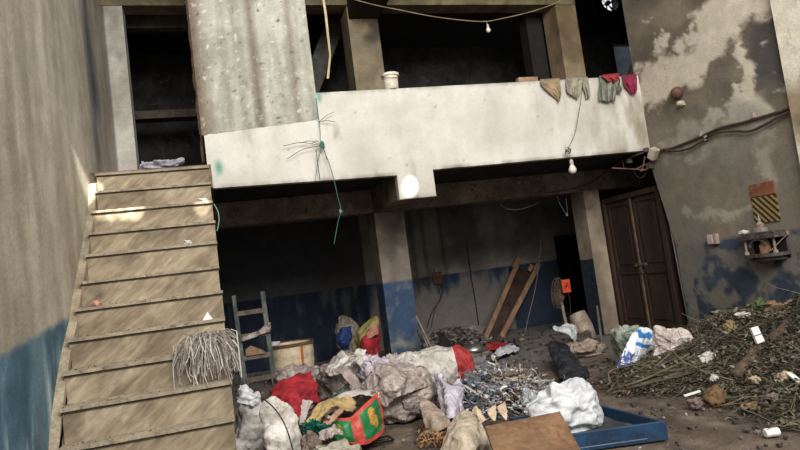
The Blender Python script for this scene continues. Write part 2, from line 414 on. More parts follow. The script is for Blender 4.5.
# fan in the hole
ft = thing('exhaust_fan', 'round exhaust fan with bright sky showing between its blades, high in the gallery', 'fan', (fanc.x, YB+.1, fanc.z))
metal_dk = mat('dark_metal', (48, 46, 44), (30, 28, 27), rough=.5, metal=.6, bump=.1)
mr = MB(); Mf = Matrix.Translation((fanc.x, YB+.02, fanc.z)) @ Matrix.Rotation(pi/2, 4, 'X')
mr.lathe([(.25, 0), (.25, .1), (.4, .1), (.4, 0), (.25, 0)], Matrix.Translation((fanc.x, YB-.0, fanc.z)) @ Matrix.Rotation(pi/2, 4, 'X'), 32)
part('housing', mr, metal_dk, ft)
part('hub', MB().lathe([(0.001, -.05), (.06, -.05), (.06, .06), (0.001, .06)], Mf, 20), metal_dk, ft)
for k in range(6):
    a = 2*pi*k/6+.3; d = Vector((cos(a), 0, sin(a))); e = Vector((-sin(a), 0, cos(a))); c0 = Vector((fanc.x, YB+.05, fanc.z))
    part('blade', MB().prism([c0+d*.05-e*.012, c0+d*.24-e*.028+Vector((0, .03, 0)), c0+d*.24+e*.028-Vector((0, .01, 0)), c0+d*.05+e*.012], (0, .004, 0)), metal_dk, ft)

# pillars
def pillar_tint(seed, blue, cols, zt=3.1):
    def fn(p):
        f = fbm((p.x+seed, p.y, p.z*.6), 2.2, 5, seed); g = fbm((p.x, p.y, p.z), 6, 4, seed+2)
        c = mixc(cols[0], cols[1], .5+1.8*f)
        c = mixc(c, (56, 52, 50), (fbm((p.x, p.y, p.z), 1.6, 5, seed+7)*2.4-.1)*(.9 if p.z > zt-.8 else .3))
        if p.z < blue:
            c = mixc((54, 80, 112), (58, 74, 96), .5+2*f)
            c = mixc(c, (128, 124, 118), g*2.6+(.55-p.z)*.5)
            c = mixc(c, (60, 58, 58), (.45-p.z)*1.6)
        return tuple(lin(c))
    return fn
def colbox(name, label, x0, x1, y0, y1, z0, z1, fn, m=plaster, n=10):
    """a four-sided pier with fine stain grid on all faces"""
    mb = MB(); vs = []; cs = []; nz = max(4, int((z1-z0)/.05)); per = []
    for k in range(n): per.append((x0+(x1-x0)*k/n, y0))
    for k in range(n): per.append((x1, y0+(y1-y0)*k/n))
    for k in range(n): per.append((x1-(x1-x0)*k/n, y1))
    for k in range(n): per.append((x0, y1-(y1-y0)*k/n))
    m_ = len(per)
    for j in range(nz+1):
        for (x, y) in per:
            p = Vector((x, y, z0+(z1-z0)*j/nz)); vs.append(p); cs.append(fn(p))
    fs = [(j*m_+i, j*m_+(i+1) % m_, (j+1)*m_+(i+1) % m_, (j+1)*m_+i) for j in range(nz) for i in range(m_)]
    fs += [tuple(reversed(range(m_))), tuple(range(nz*m_, (nz+1)*m_))]
    mb.add(vs, fs)
    return struct(name, label, 'pillar', mb, m, colors=cs)
colbox('pillar_2', 'square concrete pillar with blue painted lower half standing in the middle of the open store', 2.57, 3.09, YP, YP+.5, 0, 2.72, pillar_tint(3, 1.47, ((150, 138, 122), (110, 102, 94))))
colbox('pillar_3', 'concrete pillar beside the dark wooden door with a lit brown front face', 6.66, 6.99, YP, YP+.45, 0, 2.72, pillar_tint(8, 0, ((166, 150, 130), (128, 114, 98))))
struct('trim_1', 'blue paint band on the shaded side of the pillar beside the door', 'paint band', MB().box(6.655, 6.66, YP+.01, YP+.45, 0, 1.42), mat('blue_paint', (42, 54, 72), (38, 44, 54), scale=5, c3=(86, 86, 84)))
colbox('pillar_4', 'upper floor concrete pillar behind the white bucket', 2.54, 3.08, YP, YP+.55, 3.36, 6.35, pillar_tint(5, 0, ((158, 142, 116), (118, 106, 86)), 6.4))
colbox('pillar_5', 'slim tan upper floor pillar behind the hanging grey cloths', 6.68, 7.12, YP, YP+.5, 3.36, 6.7, pillar_tint(14, 0, ((156, 134, 104), (116, 98, 74)), 6.9))
colbox('pillar_6', 'pale pillar between the tall wall and the dark doorway at the stair head', XL, -1.09, YP, YP+.32, 3.36, 6.45, (lambda q, g_=pillar_tint(21, 0, ((196, 190, 180), (158, 151, 140)), 8): tuple(v*(.35 if q.x < -1.37 else 1) for v in g_(q))))  # corner shade painted in as a dark strip against the wall
colbox('pillar_7', 'dark inner side pier of the upper gallery left of the tan pillar', 6.35, 6.7, YP+.6, YP+.9, 3.36, 6.7, lambda p: tuple(lin((40, 37, 35))))
# beams
beamc = mat('beam_concrete', (128, 112, 94), (88, 78, 66), scale=3, bump=.4, bscale=16, c3=(60, 52, 46))
beamu = mat('beam_tan', (134, 122, 92), (100, 90, 68), scale=3, bump=.4, bscale=16)
struct('beam_1', 'brown concrete beam over the open store front', 'beam', MB().box(-.05, 9.4, YP, YP+.35, 2.7, 3.1), beamc, bevel=.012)
struct('beam_2', 'tan concrete beam along the top of the upper gallery', 'beam', MB().box(XL, 7.12, YP-.02, YP+.35, 6.37, 6.8), beamu, bevel=.012)
struct('beam_3', 'cantilever beam under the balcony ending in the white front', 'beam', MB().box(2.56, 3.10, YF+.1, YP+.3, 2.68, 3.1), beamc)
struct('beam_4', 'cantilever beam above the gallery pillar', 'beam', MB().box(2.56, 3.10, YF-.0, YP+.1, 6.12, 6.8), dark)
struct('beam_5', 'sloping grey stair soffit dimly seen inside the gallery', 'beam', MB().hexa([(1.2, 11.6, 4.2), (1.6, 11.6, 4.2), (1.6, 12.6, 4.2), (1.2, 12.6, 4.2), (2.5, 11.6, 6.8), (2.9, 11.6, 6.8), (2.9, 12.6, 6.8), (2.5, 12.6, 6.8)]), mat('dim_soffit', (92, 86, 78), (70, 66, 60)))
struct('beam_6', 'pale ledge crossing the dark room behind the stair head', 'beam', MB().box(-1.4, .3, 12.2, 12.5, 5.1, 5.25), mat('ledge', (110, 100, 84), (84, 76, 66)))
struct('beam_7', 'grey inner lintel over the dark doorway at the stair head', 'beam', MB().box(-1.4, .3, 11.0, 11.2, 6.35, 6.8), mat('dim_lintel', (100, 92, 82), (76, 70, 64)))

# balcony front (white) with notched bottom, one slab
NX = 210
zt = lambda x: 4.27+.012*x
def zbot(x):
    if x < 2.55: return 3.05-.012*x
    if x < 3.11: return 2.665
    return 3.06+.008*(x-3.1)
def par_tint(p):
    f = fbm((p.x, 0, p.z), 1.2, 5, 15); g = fbm((p.x*1.5, 0, p.z*.5), 3.0, 5, 25); h = fbm((p.x, 0, p.z), 9, 3, 35)
    c = mixc((208, 203, 193), (186, 180, 168), .4+1.5*f+.6*g)
    c = mixc(c, (150, 140, 124), max(0, g*2.0-.5)); c = mixc(c, (128, 116, 100), max(0, h*4-1.5))
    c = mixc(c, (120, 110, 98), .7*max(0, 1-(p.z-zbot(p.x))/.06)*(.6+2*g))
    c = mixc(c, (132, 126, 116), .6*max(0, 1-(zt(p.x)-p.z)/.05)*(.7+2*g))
    c = mixc(c, (96, 150, 128), 1.1-math.hypot((p.x-.1)/.07, (p.z-2.6-.72)/.14)*1.1)
    c = mixc(c, (90, 150, 128), 1.0-math.hypot((p.x-1.56)/.06, (p.z-4.22)/.1))
    if p.x > 5.4: c = mixc(c, (140, 128, 108), .5*(p.x-5.4)*(.4+2*g))
    return tuple(lin(c))
def strip_slab(x0, x1, n, zb, ztop, y, th, fn, nz=40):
    vs = []; cs = []; fs = []
    for i in range(n+1):
        x = x0+(x1-x0)*i/n; a = zb(min(max(x, x0+1e-4), x1-1e-4)); b = ztop(x)
        for j in range(nz+1):
            p = Vector((x, y, a+(b-a)*j/nz)); vs.append(p); cs.append(fn(p))
    for i in range(n):
        for j in range(nz): k = i*(nz+1)+j; fs.append((k, k+nz+1, k+nz+2, k+1))
    o0 = len(vs)
    for i in range(n+1):
        for j in (0, nz):
            p = vs[i*(nz+1)+j]; vs.append(p+Vector((0, th, 0))); cs.append(cs[i*(nz+1)+j])
    for i in range(n):
        a, b = i*(nz+1), (i+1)*(nz+1); c, d = o0+2*i, o0+2*i+2
        fs += [(a, c, d, b), (a+nz, b+nz, d+1, c+1), (c, c+1, d+1, d)]
    fs += [tuple([0]+[nz]+[o0+1]+[o0]), (n*(nz+1), n*(nz+1)+nz, o0+2*n+1, o0+2*n)]
    return vs, fs, cs
mb = MB(); cs = []
for (a, b, n) in ((-.045, 2.55, 90), (2.55, 3.11, 22), (3.11, 6.98, 130)):
    v_, f_, c_ = strip_slab(a, b, n, zbot, zt, YF, .13, par_tint); mb.add(v_, f_); cs += c_
struct('wall_balcony', 'long whitewashed balcony front across the facade with a notched lower edge', 'balcony', mb, plaster_w, colors=cs)
# concrete panel above, flush
def pan_tint(p):
    f = fbm((p.x, 0, p.z), 1.4, 5, 51); s = fbm((p.x*2.2, 0, p.z*.18), 3, 5, 52); h = fbm((p.x, 0, p.z), 13, 3, 53)
    c = mixc((182, 179, 167), (148, 144, 132), .5+1.4*f+1.6*s)
    c = mixc(c, (104, 92, 80), max(0, 1-abs(p.x-.72-.02*noise.noise(Vector((0, 0, p.z*2))))/.1)*.7)
    c = mixc(c, (112, 98, 84), max(0, (.12-p.x)/.12)*.7)
    c = mixc(c, (112, 98, 84), max(0, 1-abs(p.x-1.25)/.07)*.45)
    c = mixc(c, (92, 84, 76), max(0, h*5-1.3)); c = mixc(c, (206, 202, 188), max(0, -h*4-.8))
    if p.z > 5.6: c = mixc(c, (116, 102, 88), (p.z-5.6)*.3)
    return tuple(lin(c))
def ptop(x): return 8.2
v_, f_, c_ = strip_slab(-.075, 1.52, 80, lambda x: 3.78+.08*x+.012*noise.noise(Vector((x*14, 0, 0))), ptop, YF-.005, .13, pan_tint, 220)
struct('wall_panel', 'bare board-marked grey concrete wall above the whitewashed balcony front', 'wall', MB().add(v_, f_), rough_conc, colors=c_)
struct('wall_facade_upper', 'plain plaster above the gallery', 'wall', MB().box(1.5, 7.0, YF, YF+.15, 6.8, 8.2).box(XL, -.02, YP-.02, YP+.3, 6.6, 8.2), beamc)
# thin crumbling edge by the stair doorway
e = MB()
for k in range(60):
    z = 3.4+k*.055; w = .03+.022*noise.noise(Vector((0, 0, z*5)))
    e.hexa([(-.075-w, YF+.0, z), (-.075, YF-.02, z), (-.075, YF+.12, z), (-.075-w*.5, YF+.12, z), (-.075-w, YF, z+.06), (-.075, YF-.02, z+.06), (-.075, YF+.12, z+.06), (-.075-w*.5, YF+.12, z+.06)])
struct('trim_2', 'rough dark brown broken edge of the concrete wall by the stair doorway', 'trim', e, mat('raw_edge', (92, 70, 56), (60, 46, 38), scale=14, bump=.8))
struct('floor_upper', 'landing floor at the head of the stairs', 'floor', MB().box(XL, 0, YF-.35, YP+.3, 3.0, 3.30), beamc)
# ------------------------------------------------------------------ staircase
st = thing('staircase', 'steep stone staircase climbing along the tall wall to the dark upper doorway', 'staircase', (-.65, 5.0, 0))
NZ = [(.05, 4.9), (.33, 5.14), (.61, 5.41), (.89, 5.57), (1.15, 5.81), (1.41, 6.08), (1.67, 6.45), (1.93, 6.71), (2.22, 7.06), (2.48, 7.35), (2.76, 7.67), (3.03, 7.91), (3.27, 8.07)]
def _marble(N, L, tc):
    m0 = N.new('ShaderNodeMapping'); m0.inputs['Rotation'].default_value = (0, radians(38), 0); L.new(tc.outputs['Object'], m0.inputs[0])
    mp = N.new('ShaderNodeMapping'); mp.inputs['Scale'].default_value = (2.2, 1, 9); L.new(m0.outputs[0], mp.inputs[0])
    n = N.new('ShaderNodeTexNoise'); n.inputs['Scale'].default_value = 1.6; n.inputs['Detail'].default_value = 9; n.inputs['Roughness'].default_value = .68; n.inputs['Distortion'].default_value = .6
    L.new(mp.outputs[0], n.inputs[0])
    r = N.new('ShaderNodeValToRGB'); e = r.color_ramp.elements
    e[0].position = .3; e[0].color = tuple(lin((112, 99, 82)))+(1,); e[1].position = .72; e[1].color = tuple(lin((176, 163, 141)))+(1,)
    k = r.color_ramp.elements.new(.5); k.color = tuple(lin((145, 131, 110)))+(1,)
    L.new(n.outputs[0], r.inputs[0])
    n2 = N.new('ShaderNodeTexNoise'); n2.inputs['Scale'].default_value = 2.3; n2.inputs['Detail'].default_value = 6
    L.new(tc.outputs['Object'], n2.inputs[0])
    r2 = N.new('ShaderNodeValToRGB'); r2.color_ramp.elements[0].position = .36; r2.color_ramp.elements[1].position = .6
    r2.color_ramp.elements[0].color = (.62, .59, .54, 1); r2.color_ramp.elements[1].color = (1.12, 1.1, 1.06, 1)
    L.new(n2.outputs[0], r2.inputs[0])
    m = N.new('ShaderNodeMix'); m.data_type = 'RGBA'; m.blend_type = 'MULTIPLY'; m.inputs[0].default_value = 1
    L.new(r.outputs[0], m.inputs[6]); L.new(r2.outputs[0], m.inputs[7]); return m.outputs[2]
marble = tex_mat('streaked_marble', _marble, .7, .3)
dusty = mat('dusty_tread', (160, 146, 124), (130, 117, 99), scale=7, bump=.6, bscale=30, c3=(96, 86, 74))
gap = mat('nosing_shade', (52, 44, 36), (38, 32, 27))
for i in range(1, len(NZ)):
    z, y = NZ[i]; zl = NZ[i-1][0]; y2 = NZ[i+1][1] if i+1 < len(NZ) else 8.62
    xl = -1.335+.012*R_.uniform(-1, 1); xr = -.03+.008*R_.uniform(-1, 1)
    sp = part('step', MB().box(xl, xr, y+.02, y2+.02, zl-.02, z-.03), marble, st)
    # tread slab with a slightly broken nosing
    n = 48; pts = []
    chip = R_.uniform(.1, .45); nicks = [(R_.uniform(xl, xr), R_.uniform(.02, .12), R_.uniform(.0, .018)) for _ in range(7)]
    if i in (8, 9): nicks.append((-1.08, .16, .03))
    for k in range(n+1):
        x = xl-.01+(xr-xl+.02)*k/n; d = .004*noise.noise(Vector((x*9, y, 0)))
        for (cx, cw, ch) in nicks:
            if abs(x-cx) < cw: d += ch*(1-abs(x-cx)/cw)
        pts.append((x, y-.008+d))
    tm = MB(); vs = []
    for (x, yy) in pts: vs += [(x, yy, z-.028), (x, yy, z), (x, y2+.03, z), (x, y2+.03, z-.028)]
    fs = [(4*k+a, 4*k+4+a, 4*k+4+(a+1) % 4, 4*k+(a+1) % 4) for k in range(n) for a in range(4)]+[(0, 1, 2, 3), (4*n+3, 4*n+2, 4*n+1, 4*n)]
    tm.add(vs, fs); part('tread', tm, dusty, sp)
    part('nosing_shadow', MB().box(xl+.002, xr-.002, y+.003, y+.03, z-.040, z-.028), gap, sp)  # dark strip under the nosing, standing in for its shadow line
sl = MB(); pr = [(y-.03, z-.13) for (z, y) in NZ]+[(8.5, 3.3), (8.5, 0), (4.8, 0)]
sl.prism([(XL+.002, y, z) for (y, z) in pr], (.075, 0, 0))
part('stringer', sl, mat('string_plaster', (156, 142, 120), (122, 110, 93), scale=5, bump=.5), st, 'brown plaster string between steps and wall')
# ------------------------------------------------------------------ fixtures on the walls
wood_dk = mat('old_door_wood', (68, 52, 44), (46, 36, 31), scale=3, stretch=(1, 1, .15), bump=.4, bscale=30, rough=.6)
dr = thing('wooden_double_door', 'tall dark brown panelled double door with a drop bolt, beside the concrete pillar', 'door', (7.05, 9.3, 0))
y0, y1, zt_ = 8.66, 10.12, 2.42
part('door_frame', MB().box(7.0, 7.14, y0-.10, y0, 0, zt_+.08).box(7.0, 7.14, y1, y1+.07, 0, zt_+.08).box(7.0, 7.14, y0, y1, zt_, zt_+.09), wood_dk, dr, bevel=.006)
ym = (y0+y1)/2
for (a, b) in ((y0, ym-.004), (ym+.004, y1)):
    lf = part('door_leaf', MB().box(7.07, 7.11, a, b, .02, zt_), wood_dk, dr)
    w = .09
    part('stile_frame', MB().box(7.05, 7.07, a, a+w, .02, zt_).box(7.05, 7.07, b-w, b, .02, zt_).box(7.05, 7.07, a+w, b-w, zt_-.1, zt_).box(7.05, 7.07, a+w, b-w, .02, .2).box(7.05, 7.07, a+w, b-w, 1.06, 1.18), wood_dk, lf, bevel=.004)
    part('raised_panel', MB().box(7.055, 7.072, a+w+.05, b-w-.05, 1.24, zt_-.16).box(7.055, 7.072, a+w+.05, b-w-.05, .26, 1.0), wood_dk, lf, bevel=.008)
part('cover_strip', MB().box(7.03, 7.05, ym-.02, ym+.02, .02, zt_), mat('door_edge', (120, 96, 76), (88, 70, 56)), dr)
iron = mat('grey_iron', (120, 112, 104), (80, 74, 70), rough=.5, metal=.5, bump=.2)
b_ = MB().tube([(7.025, ym-.22, 1.22), (7.025, ym+.14, 1.22)], .013, 8)
for yy in (ym-.16, ym-.05, ym+.08): b_.box(7.01, 7.05, yy-.015, yy+.015, 1.19, 1.25)
bo = part('drop_bolt', b_, iron, dr, 'grey iron drop bolt')
part('padlock', MB().box(7.0, 7.03, ym-.08, ym-.03, 1.07, 1.13).tube([(7.015, ym-.075, 1.13), (7.015, ym-.075, 1.18), (7.015, ym-.035, 1.18), (7.015, ym-.035, 1.13)], .005, 6), iron, bo)

# wall lamp (brown dish) and small white fitting
pl = PX(679, 93, XR)
lm = thing('wall_lamp', 'round brown lamp dish with a small white fitting beneath, high on the stained wall', 'lamp', tuple(pl))
Mx = Matrix.Translation(pl) @ Matrix.Rotation(-pi/2, 4, 'Y')
part('dish', MB().lathe([(.001, .13), (.04, .125), (.075, .10), (.095, .06), (.10, .02), (.085, 0), (.001, 0)], Mx, 28), mat('brown_dish', (104, 70, 58), (80, 54, 46), rough=.5, c3=(124, 92, 78)), lm, smooth=True)
q = PX(683, 103, XR)
part('bulb_holder', MB().lathe([(.001, .11), (.03, .10), (.04, .05), (.04, 0)], Matrix.Translation(q) @ Matrix.Rotation(-pi/2, 4, 'Y'), 16).box(q.x-.05, q.x, q.y-.05, q.y+.05, q.z-.045, q.z-.02), mat('old_white', (186, 174, 156), (150, 138, 120), rough=.5), lm, smooth=False)

# electric box on dado
q = PX(715, 239, XR)
eb = thing('switch_box', 'small pale pink-grey switch box on the wall at the top of the blue dado', 'switch box', tuple(q))
part('box', MB().box(XR-.06, XR, q.y-.085, q.y+.085, q.z-.075, q.z+.075), mat('pinkish_plastic', (176, 150, 142), (140, 120, 116), rough=.5), eb, bevel=.008)
part('cover_plate', MB().box(XR-.07, XR-.06, q.y-.02, q.y+.078, q.z-.065, q.z+.065), mat('box_lid', (196, 176, 166), (170, 150, 142), rough=.4), eb, bevel=.004)

# tile plaque and shrine
a = PX(751, 185, XR); b = PX(774, 181, XR); zt2 = a.z+.0; yl, yr = a.y+.02, b.y
zb2 = PX(757, 222, XR).z
pq = thing('tile_plaque', 'wall plaque with an orange strip over black and yellow diagonal stripes above the shrine', 'plaque', (XR, (yl+yr)/2, zb2))
oz = zt2-.17
part('orange_tile', MB().box(XR-.02, XR, yr, yl, oz, zt2), mat('orange_tile', (138, 92, 66), (108, 70, 52), scale=8, rough=.5, c3=(96, 58, 44)), pq, bevel=.003)
def _stripes(N, L, tc):
    s = N.new('ShaderNodeSeparateXYZ'); L.new(tc.outputs['Object'], s.inputs[0])
    m1 = N.new('ShaderNodeMath'); m1.operation = 'MULTIPLY'; m1.inputs[1].default_value = -1.05; L.new(s.outputs[1], m1.inputs[0])
    ad = N.new('ShaderNodeMath'); ad.operation = 'ADD'; L.new(m1.outputs[0], ad.inputs[1]); L.new(s.outputs[2], ad.inputs[0])
    m2 = N.new('ShaderNodeMath'); m2.operation = 'MULTIPLY'; m2.inputs[1].default_value = 10.5; L.new(ad.outputs[0], m2.inputs[0])
    fr = N.new('ShaderNodeMath'); fr.operation = 'FRACT'; L.new(m2.outputs[0], fr.inputs[0])
    r = N.new('ShaderNodeValToRGB'); r.color_ramp.interpolation = 'CONSTANT'
    r.color_ramp.elements[0].color = tuple(lin((44, 38, 32)))+(1,); r.color_ramp.elements[1].position = .48; r.color_ramp.elements[1].color = tuple(lin((138, 118, 72)))+(1,)
    L.new(fr.outputs[0], r.inputs[0]); return r.outputs[0]
part('striped_tile', MB().box(XR-.02, XR, yr, yl, zb2-.02, oz-.01), tex_mat('hazard_stripes', _stripes, .6, .2), pq)
sa = PX(750, 236, XR); sb = PX(787, 228, XR); c0 = PX(768, 258, XR)
ys0, ys1 = sb.y, sa.y
sh = thing('wall_shrine', 'little dark stone shrine shelf with pillars and an arch fixed on the blue dado', 'shrine', (XR, (ys0+ys1)/2, c0.z))
stone = mat('shrine_stone', (86, 78, 74), (54, 50, 48), scale=9, bump=.5, rough=.7, c3=(120, 110, 100))
stl = mat('shrine_pale', (158, 142, 126), (120, 106, 94), scale=8, rough=.6)
zs = c0.z+.05; zc = sa.z-.02; D = .26
s_ = MB(); n = 20
for (z_, r_, h_) in ((zs-.07, .80, .05), (zs-.02, 1.0, .04)):
    ps = [(XR, ys0+(1-r_)*.1, z_)]+[(XR-D*r_*sin(pi*k/n)**.5, (ys0+ys1)/2-(ys1-ys0)/2*r_*cos(pi*k/n), z_) for k in range(n+1)]+[(XR, ys1-(1-r_)*.1, z_)]
    s_.prism(list(reversed(ps)), (0, 0, h_))
part('shelf', s_, stone, sh)
part('canopy', MB().box(XR-.22, XR, ys0, ys1, zc-.03, zc+.03).box(XR-.19, XR, ys0+.03, ys1-.03, zc+.03, zc+.06), stone, sh, bevel=.006)
for yy in (ys0+.07, ys1-.07):
    part('post', MB().lathe([(.03, 0), (.03, .03), (.014, .05), (.018, (zc-zs)*.5), (.014, zc-zs-.07), (.026, zc-zs-.05), (.026, zc-zs-.03)], Matrix.Translation((XR-.17, yy, zs+.02)), 14), stl, sh, 'pale turned shrine post', smooth=True)
arch = MB(); ymid = (ys0+ys1)/2
ap = [(XR-.205, ymid+cos(pi*k/12)*.13, zc-.13+sin(pi*k/12)*.09) for k in range(13)]
arch.tube(ap, .012, 6)
part('arch', arch, stone, sh)
part('back_niche', MB().box(XR-.01, XR, ys0+.04, ys1-.04, zs+.02, zc-.03), mat('niche', (40, 36, 36), (28, 26, 26)), sh)
sp_ = MB(); sp_.lathe([(.001, .24), (.008, .2), (.02, .16), (.018, .13), (.05, .10), (.045, .06), (.085, .05), (.085, .0), (.001, 0)], Matrix.Translation((XR-.11, ymid, zc+.06)), 16)
part('spire', sp_, stl, sh, 'pale stepped spire on the shrine roof', smooth=False)
fg = blob((XR-.12, ymid-.03, zs+.10), (.05, .06, .09), seed=5, lump=.3, cr=.004, crs=9, nu=28, nv=20, peaks=[((0, 0, 1), .5, 6)])
solo('figurine', 'small terracotta coloured figure sitting inside the wall shrine', 'figurine', fg, mat('terracotta', (160, 120, 96), (126, 94, 76), rough=.6), smooth=True)
solo('cloth_scrap', 'white crumpled scrap lying on the shrine roof corner', 'cloth', blob((XR-.15, ys1-.06, zc+.075), (.05, .06, .03), seed=15, cr=.012, crs=16, nu=30, nv=20), mat('offwhite', (200, 194, 184), (168, 160, 150)), smooth=True)
q = PX(788, 238, XR)
solo('incense_stick', 'thin pale stick leaning out at the shrine side', 'stick', MB().tube([(XR-.02, ys0-.02, zc+.0), (XR-.2, ys0+.12, zs+.05)], .005, 5).lathe([(.001, .03), (.016, .012), (.016, -.012), (.001, -.03)], Matrix.Translation((XR-.03, ys0-.02, zc+.0)), 10), stl)

# cables on the right wall
cable = mat('cable_brown', (84, 68, 60), (58, 48, 44), rough=.6, bump=.2)
def onwall(pts, off=.03): return [PX(x, y, XR-off) for (x, y) in pts]
solo('thick_cable', 'upper thick brown cable climbing along the stained wall', 'cable', wire(onwall([(655, 151), (672, 148), (700, 137), (720, 128), (745, 122), (775, 113), (802, 105)]), .02, 50, 7), cable)
solo('thick_cable', 'lower thick cable dipping under the upper one on the stained wall', 'cable', wire(onwall([(664, 149), (676, 151), (690, 148), (705, 139), (716, 133), (733, 131), (750, 131), (766, 124), (780, 116), (802, 107)], .05), .018, 60, 7), cable)
for k, (x, y) in enumerate([(702, 134), (707, 138), (755, 115)]):
    q = PX(x, y, XR-.02)
    solo('cable_clip', ['pale clip on the upper thick cable nearest its dip', 'pale clip where the lower cable leaves the upper one', 'pale clip on the upper cable near the pier'][k], 'clip', MB().box(q.x-.045, q.x+.018, q.y-.015, q.y+.015, q.z-.035, q.z+.035), stl, bevel=.004, group='cable clips')
# bracket with fittings at the balcony corner
q = PX(655, 157, XR-.05)
br = thing('service_bracket', 'tangled cable bracket of rods, white box and wires under the balcony corner', 'bracket', tuple(q))
wbx = PX(654, 154, XR-.12)
mbx = MB().box(-.06, .06, -.05, .07, -.09, .09); Mr = Matrix.Translation(wbx) @ Matrix.Rotation(radians(40), 4, 'X') @ Matrix.Rotation(.3, 4, 'Z')
mbx.v = [Mr @ p for p in mbx.v]; part('white_box', mbx, MATS['old_white'], br, 'small tilted white box', bevel=.01)
rods = MB()
for p0, p1 in (((612, 168, 8.6), (648, 170, 8.5)), ((645, 156, 8.5), (642, 172, 8.55)), ((622, 160, 8.9), (624, 168, 8.9)), ((634, 170, 8.6), (655, 160, 8.4)), ((640, 171, 8.5), (657, 166, 8.45))):
    rods.tube([PY(*p0), PY(*p1)], .011, 6)
part('rod', rods, mat('rusty_rod', (112, 88, 76), (78, 62, 55), rough=.6), br)
for (x, y, Y, r) in ((629, 161, 8.75, .04), (650, 166, 8.45, .05), (646, 150, 8.42, .035)):
    c_ = PY(x, y, Y); part('insulator', MB().box(c_.x-r, c_.x+r, c_.y-r, c_.y+r, c_.z-r, c_.z+r), mat('dusty_dark', (96, 86, 78), (66, 58, 54)), br, bevel=.012)
lw = wire([PY(x, y, Y) for x, y, Y in ((634, 172, 8.6), (638, 177, 8.6), (643, 177, 8.6), (647, 170, 8.55))], .004)
part('loose_wire', lw, cable, br)
wt = mat('wire_grey', (150, 140, 128), (120, 110, 100), bump=0)
wd = mat('wire_dark', (92, 82, 74), (72, 64, 58), bump=0)
solo('service_cable', 'brown cable running from the wall bracket under the balcony to the beam', 'cable', wire([PY(x, y, Y) for x, y, Y in ((652, 150, 8.4), (634, 156, 8.6), (615, 166, 9.2), (600, 176, 9.7), (588, 184, 10.0), (570, 189, 10.15), (545, 193, 10.17))], .014, 40), cable)

# bulbs and wires
glass = mat('bulb_glass', (226, 220, 208), (210, 204, 192), rough=.25, bump=0, fine=0)
def bulb(x, y, Y, s, label, name='hanging_bulb', body=None):
    q = PY(x, y, Y); t = thing(name, label, 'light bulb', tuple(q))
    T_ = Matrix.Translation(q) @ Matrix.Scale(s, 4)
    part('glass_globe', MB().lathe([(.001, -.105), (.03, -.098), (.048, -.075), (.052, -.05), (.042, -.02), (.024, .01), (.02, .02)], T_, 18), body or glass, t, smooth=True)
    part('socket', MB().lathe([(.022, .015), (.026, .03), (.026, .07), (.012, .09), (.001, .09)], T_, 14), mat('socket_white', (190, 180, 164), (160, 150, 136), rough=.5), t)
    return q
q = bulb(572, 166, 8.3, 1.15, 'white bulb hanging in front of the balcony front below a knotted wire')
kn = MB(); rr = random.Random(5); kc = PY(568, 150, 8.35)
for k in range(5):
    kn.tube(spline([kc+Vector((rr.uniform(-.05, .05), rr.uniform(-.03, .03), rr.uniform(-.06, .04))) for _ in range(5)], 16), .004, 5)
kn.tube(spline([kc, PY(570, 156, 8.33), q+Vector((0, 0, .1))], 8), .004, 5)
solo('wire_knot', 'knotted clump of thin wire above the white bulb', 'wire', kn, wd)
solo('thin_wire', 'thin wire falling down the white balcony front from the grey cloths to the knot', 'wire', wire([PY(x, y, Y) for x, y, Y in ((582, 76, 8.46), (582, 92, 8.42), (579, 112, 8.43), (575, 133, 8.42), (568, 149, 8.36))], .005, 24), wd)
solo('thin_wire', 'slack wire curving under the balcony from the knot towards the beam', 'wire', wire([PY(x, y, Y) for x, y, Y in ((567, 151, 8.4), (560, 160, 8.8), (546, 171, 9.4), (532, 178, 9.9), (518, 180, 10.1))], .006, 24), wd)
solo('ceiling_rose', 'small pale broken holder on the beam face in the middle of the store front', 'fitting', MB().lathe([(.001, .05), (.03, .045), (.035, 0), (.001, 0)], Matrix.Translation(PY(518, 183, 10.19)) @ Matrix.Rotation(pi/2, 4, 'X'), 12).tube([PY(518, 183, 10.16), PY(521, 179, 10.1)], .008, 5), stl)
q = bulb(488, 28, YF+.1, .7, 'little dusty bulb hanging from the wire across the upper gallery')
wl = [PY(x, y, YF+.1) for x, y in ((345, -3), (375, 5), (400, 10), (430, 16), (460, 20), (484, 21.5), (500, 19), (530, 12), (556, 3), (562, -3))]
solo('thin_wire', 'long slack wire strung across the upper gallery opening', 'wire', wire(wl, .0065, 60), mat('wire_tan', (150, 132, 104), (120, 106, 84), bump=0))
solo('thin_wire', 'short drop wire holding the little bulb in the gallery', 'wire', wire([PY(486, 21.5, YF+.1), q+Vector((0, 0, .06))], .005, 4), wt)
solo('thin_wire', 'slack pale wire sagging below the beam inside the store', 'wire', wire([PY(x, y, YP+.1) for x, y in ((500, 204), (506, 208), (516, 210), (528, 207), (538, 203))], .006, 20), wt)
solo('thin_wire', 'loop of wire hanging beside the concrete pillar top', 'wire', wire([PY(x, y, YP-.05) for x, y in ((557, 196), (561, 206), (567, 214), (566, 198))], .005, 20).lathe([(.02, 0), (.02, .05)], Matrix.Translation(PY(567, 216, YP-.05)), 8), wt)
solo('rope_strip', 'frayed cream strip of cloth hanging in the gap beside the bare concrete wall', 'strip', sheet([[PY(x-.3, y, YF+.04) for x, y in ((322, -4), (325, 15), (327, 35), (330, 55), (327, 78))], [PY(x+.9, y, YF+.05) for x, y in ((323, -4), (326, 15), (328, 35), (330, 55), (328, 78))]], 4, 60, .003, 9), mat('cream_strip', (196, 178, 140), (160, 142, 110)), solid=.006)
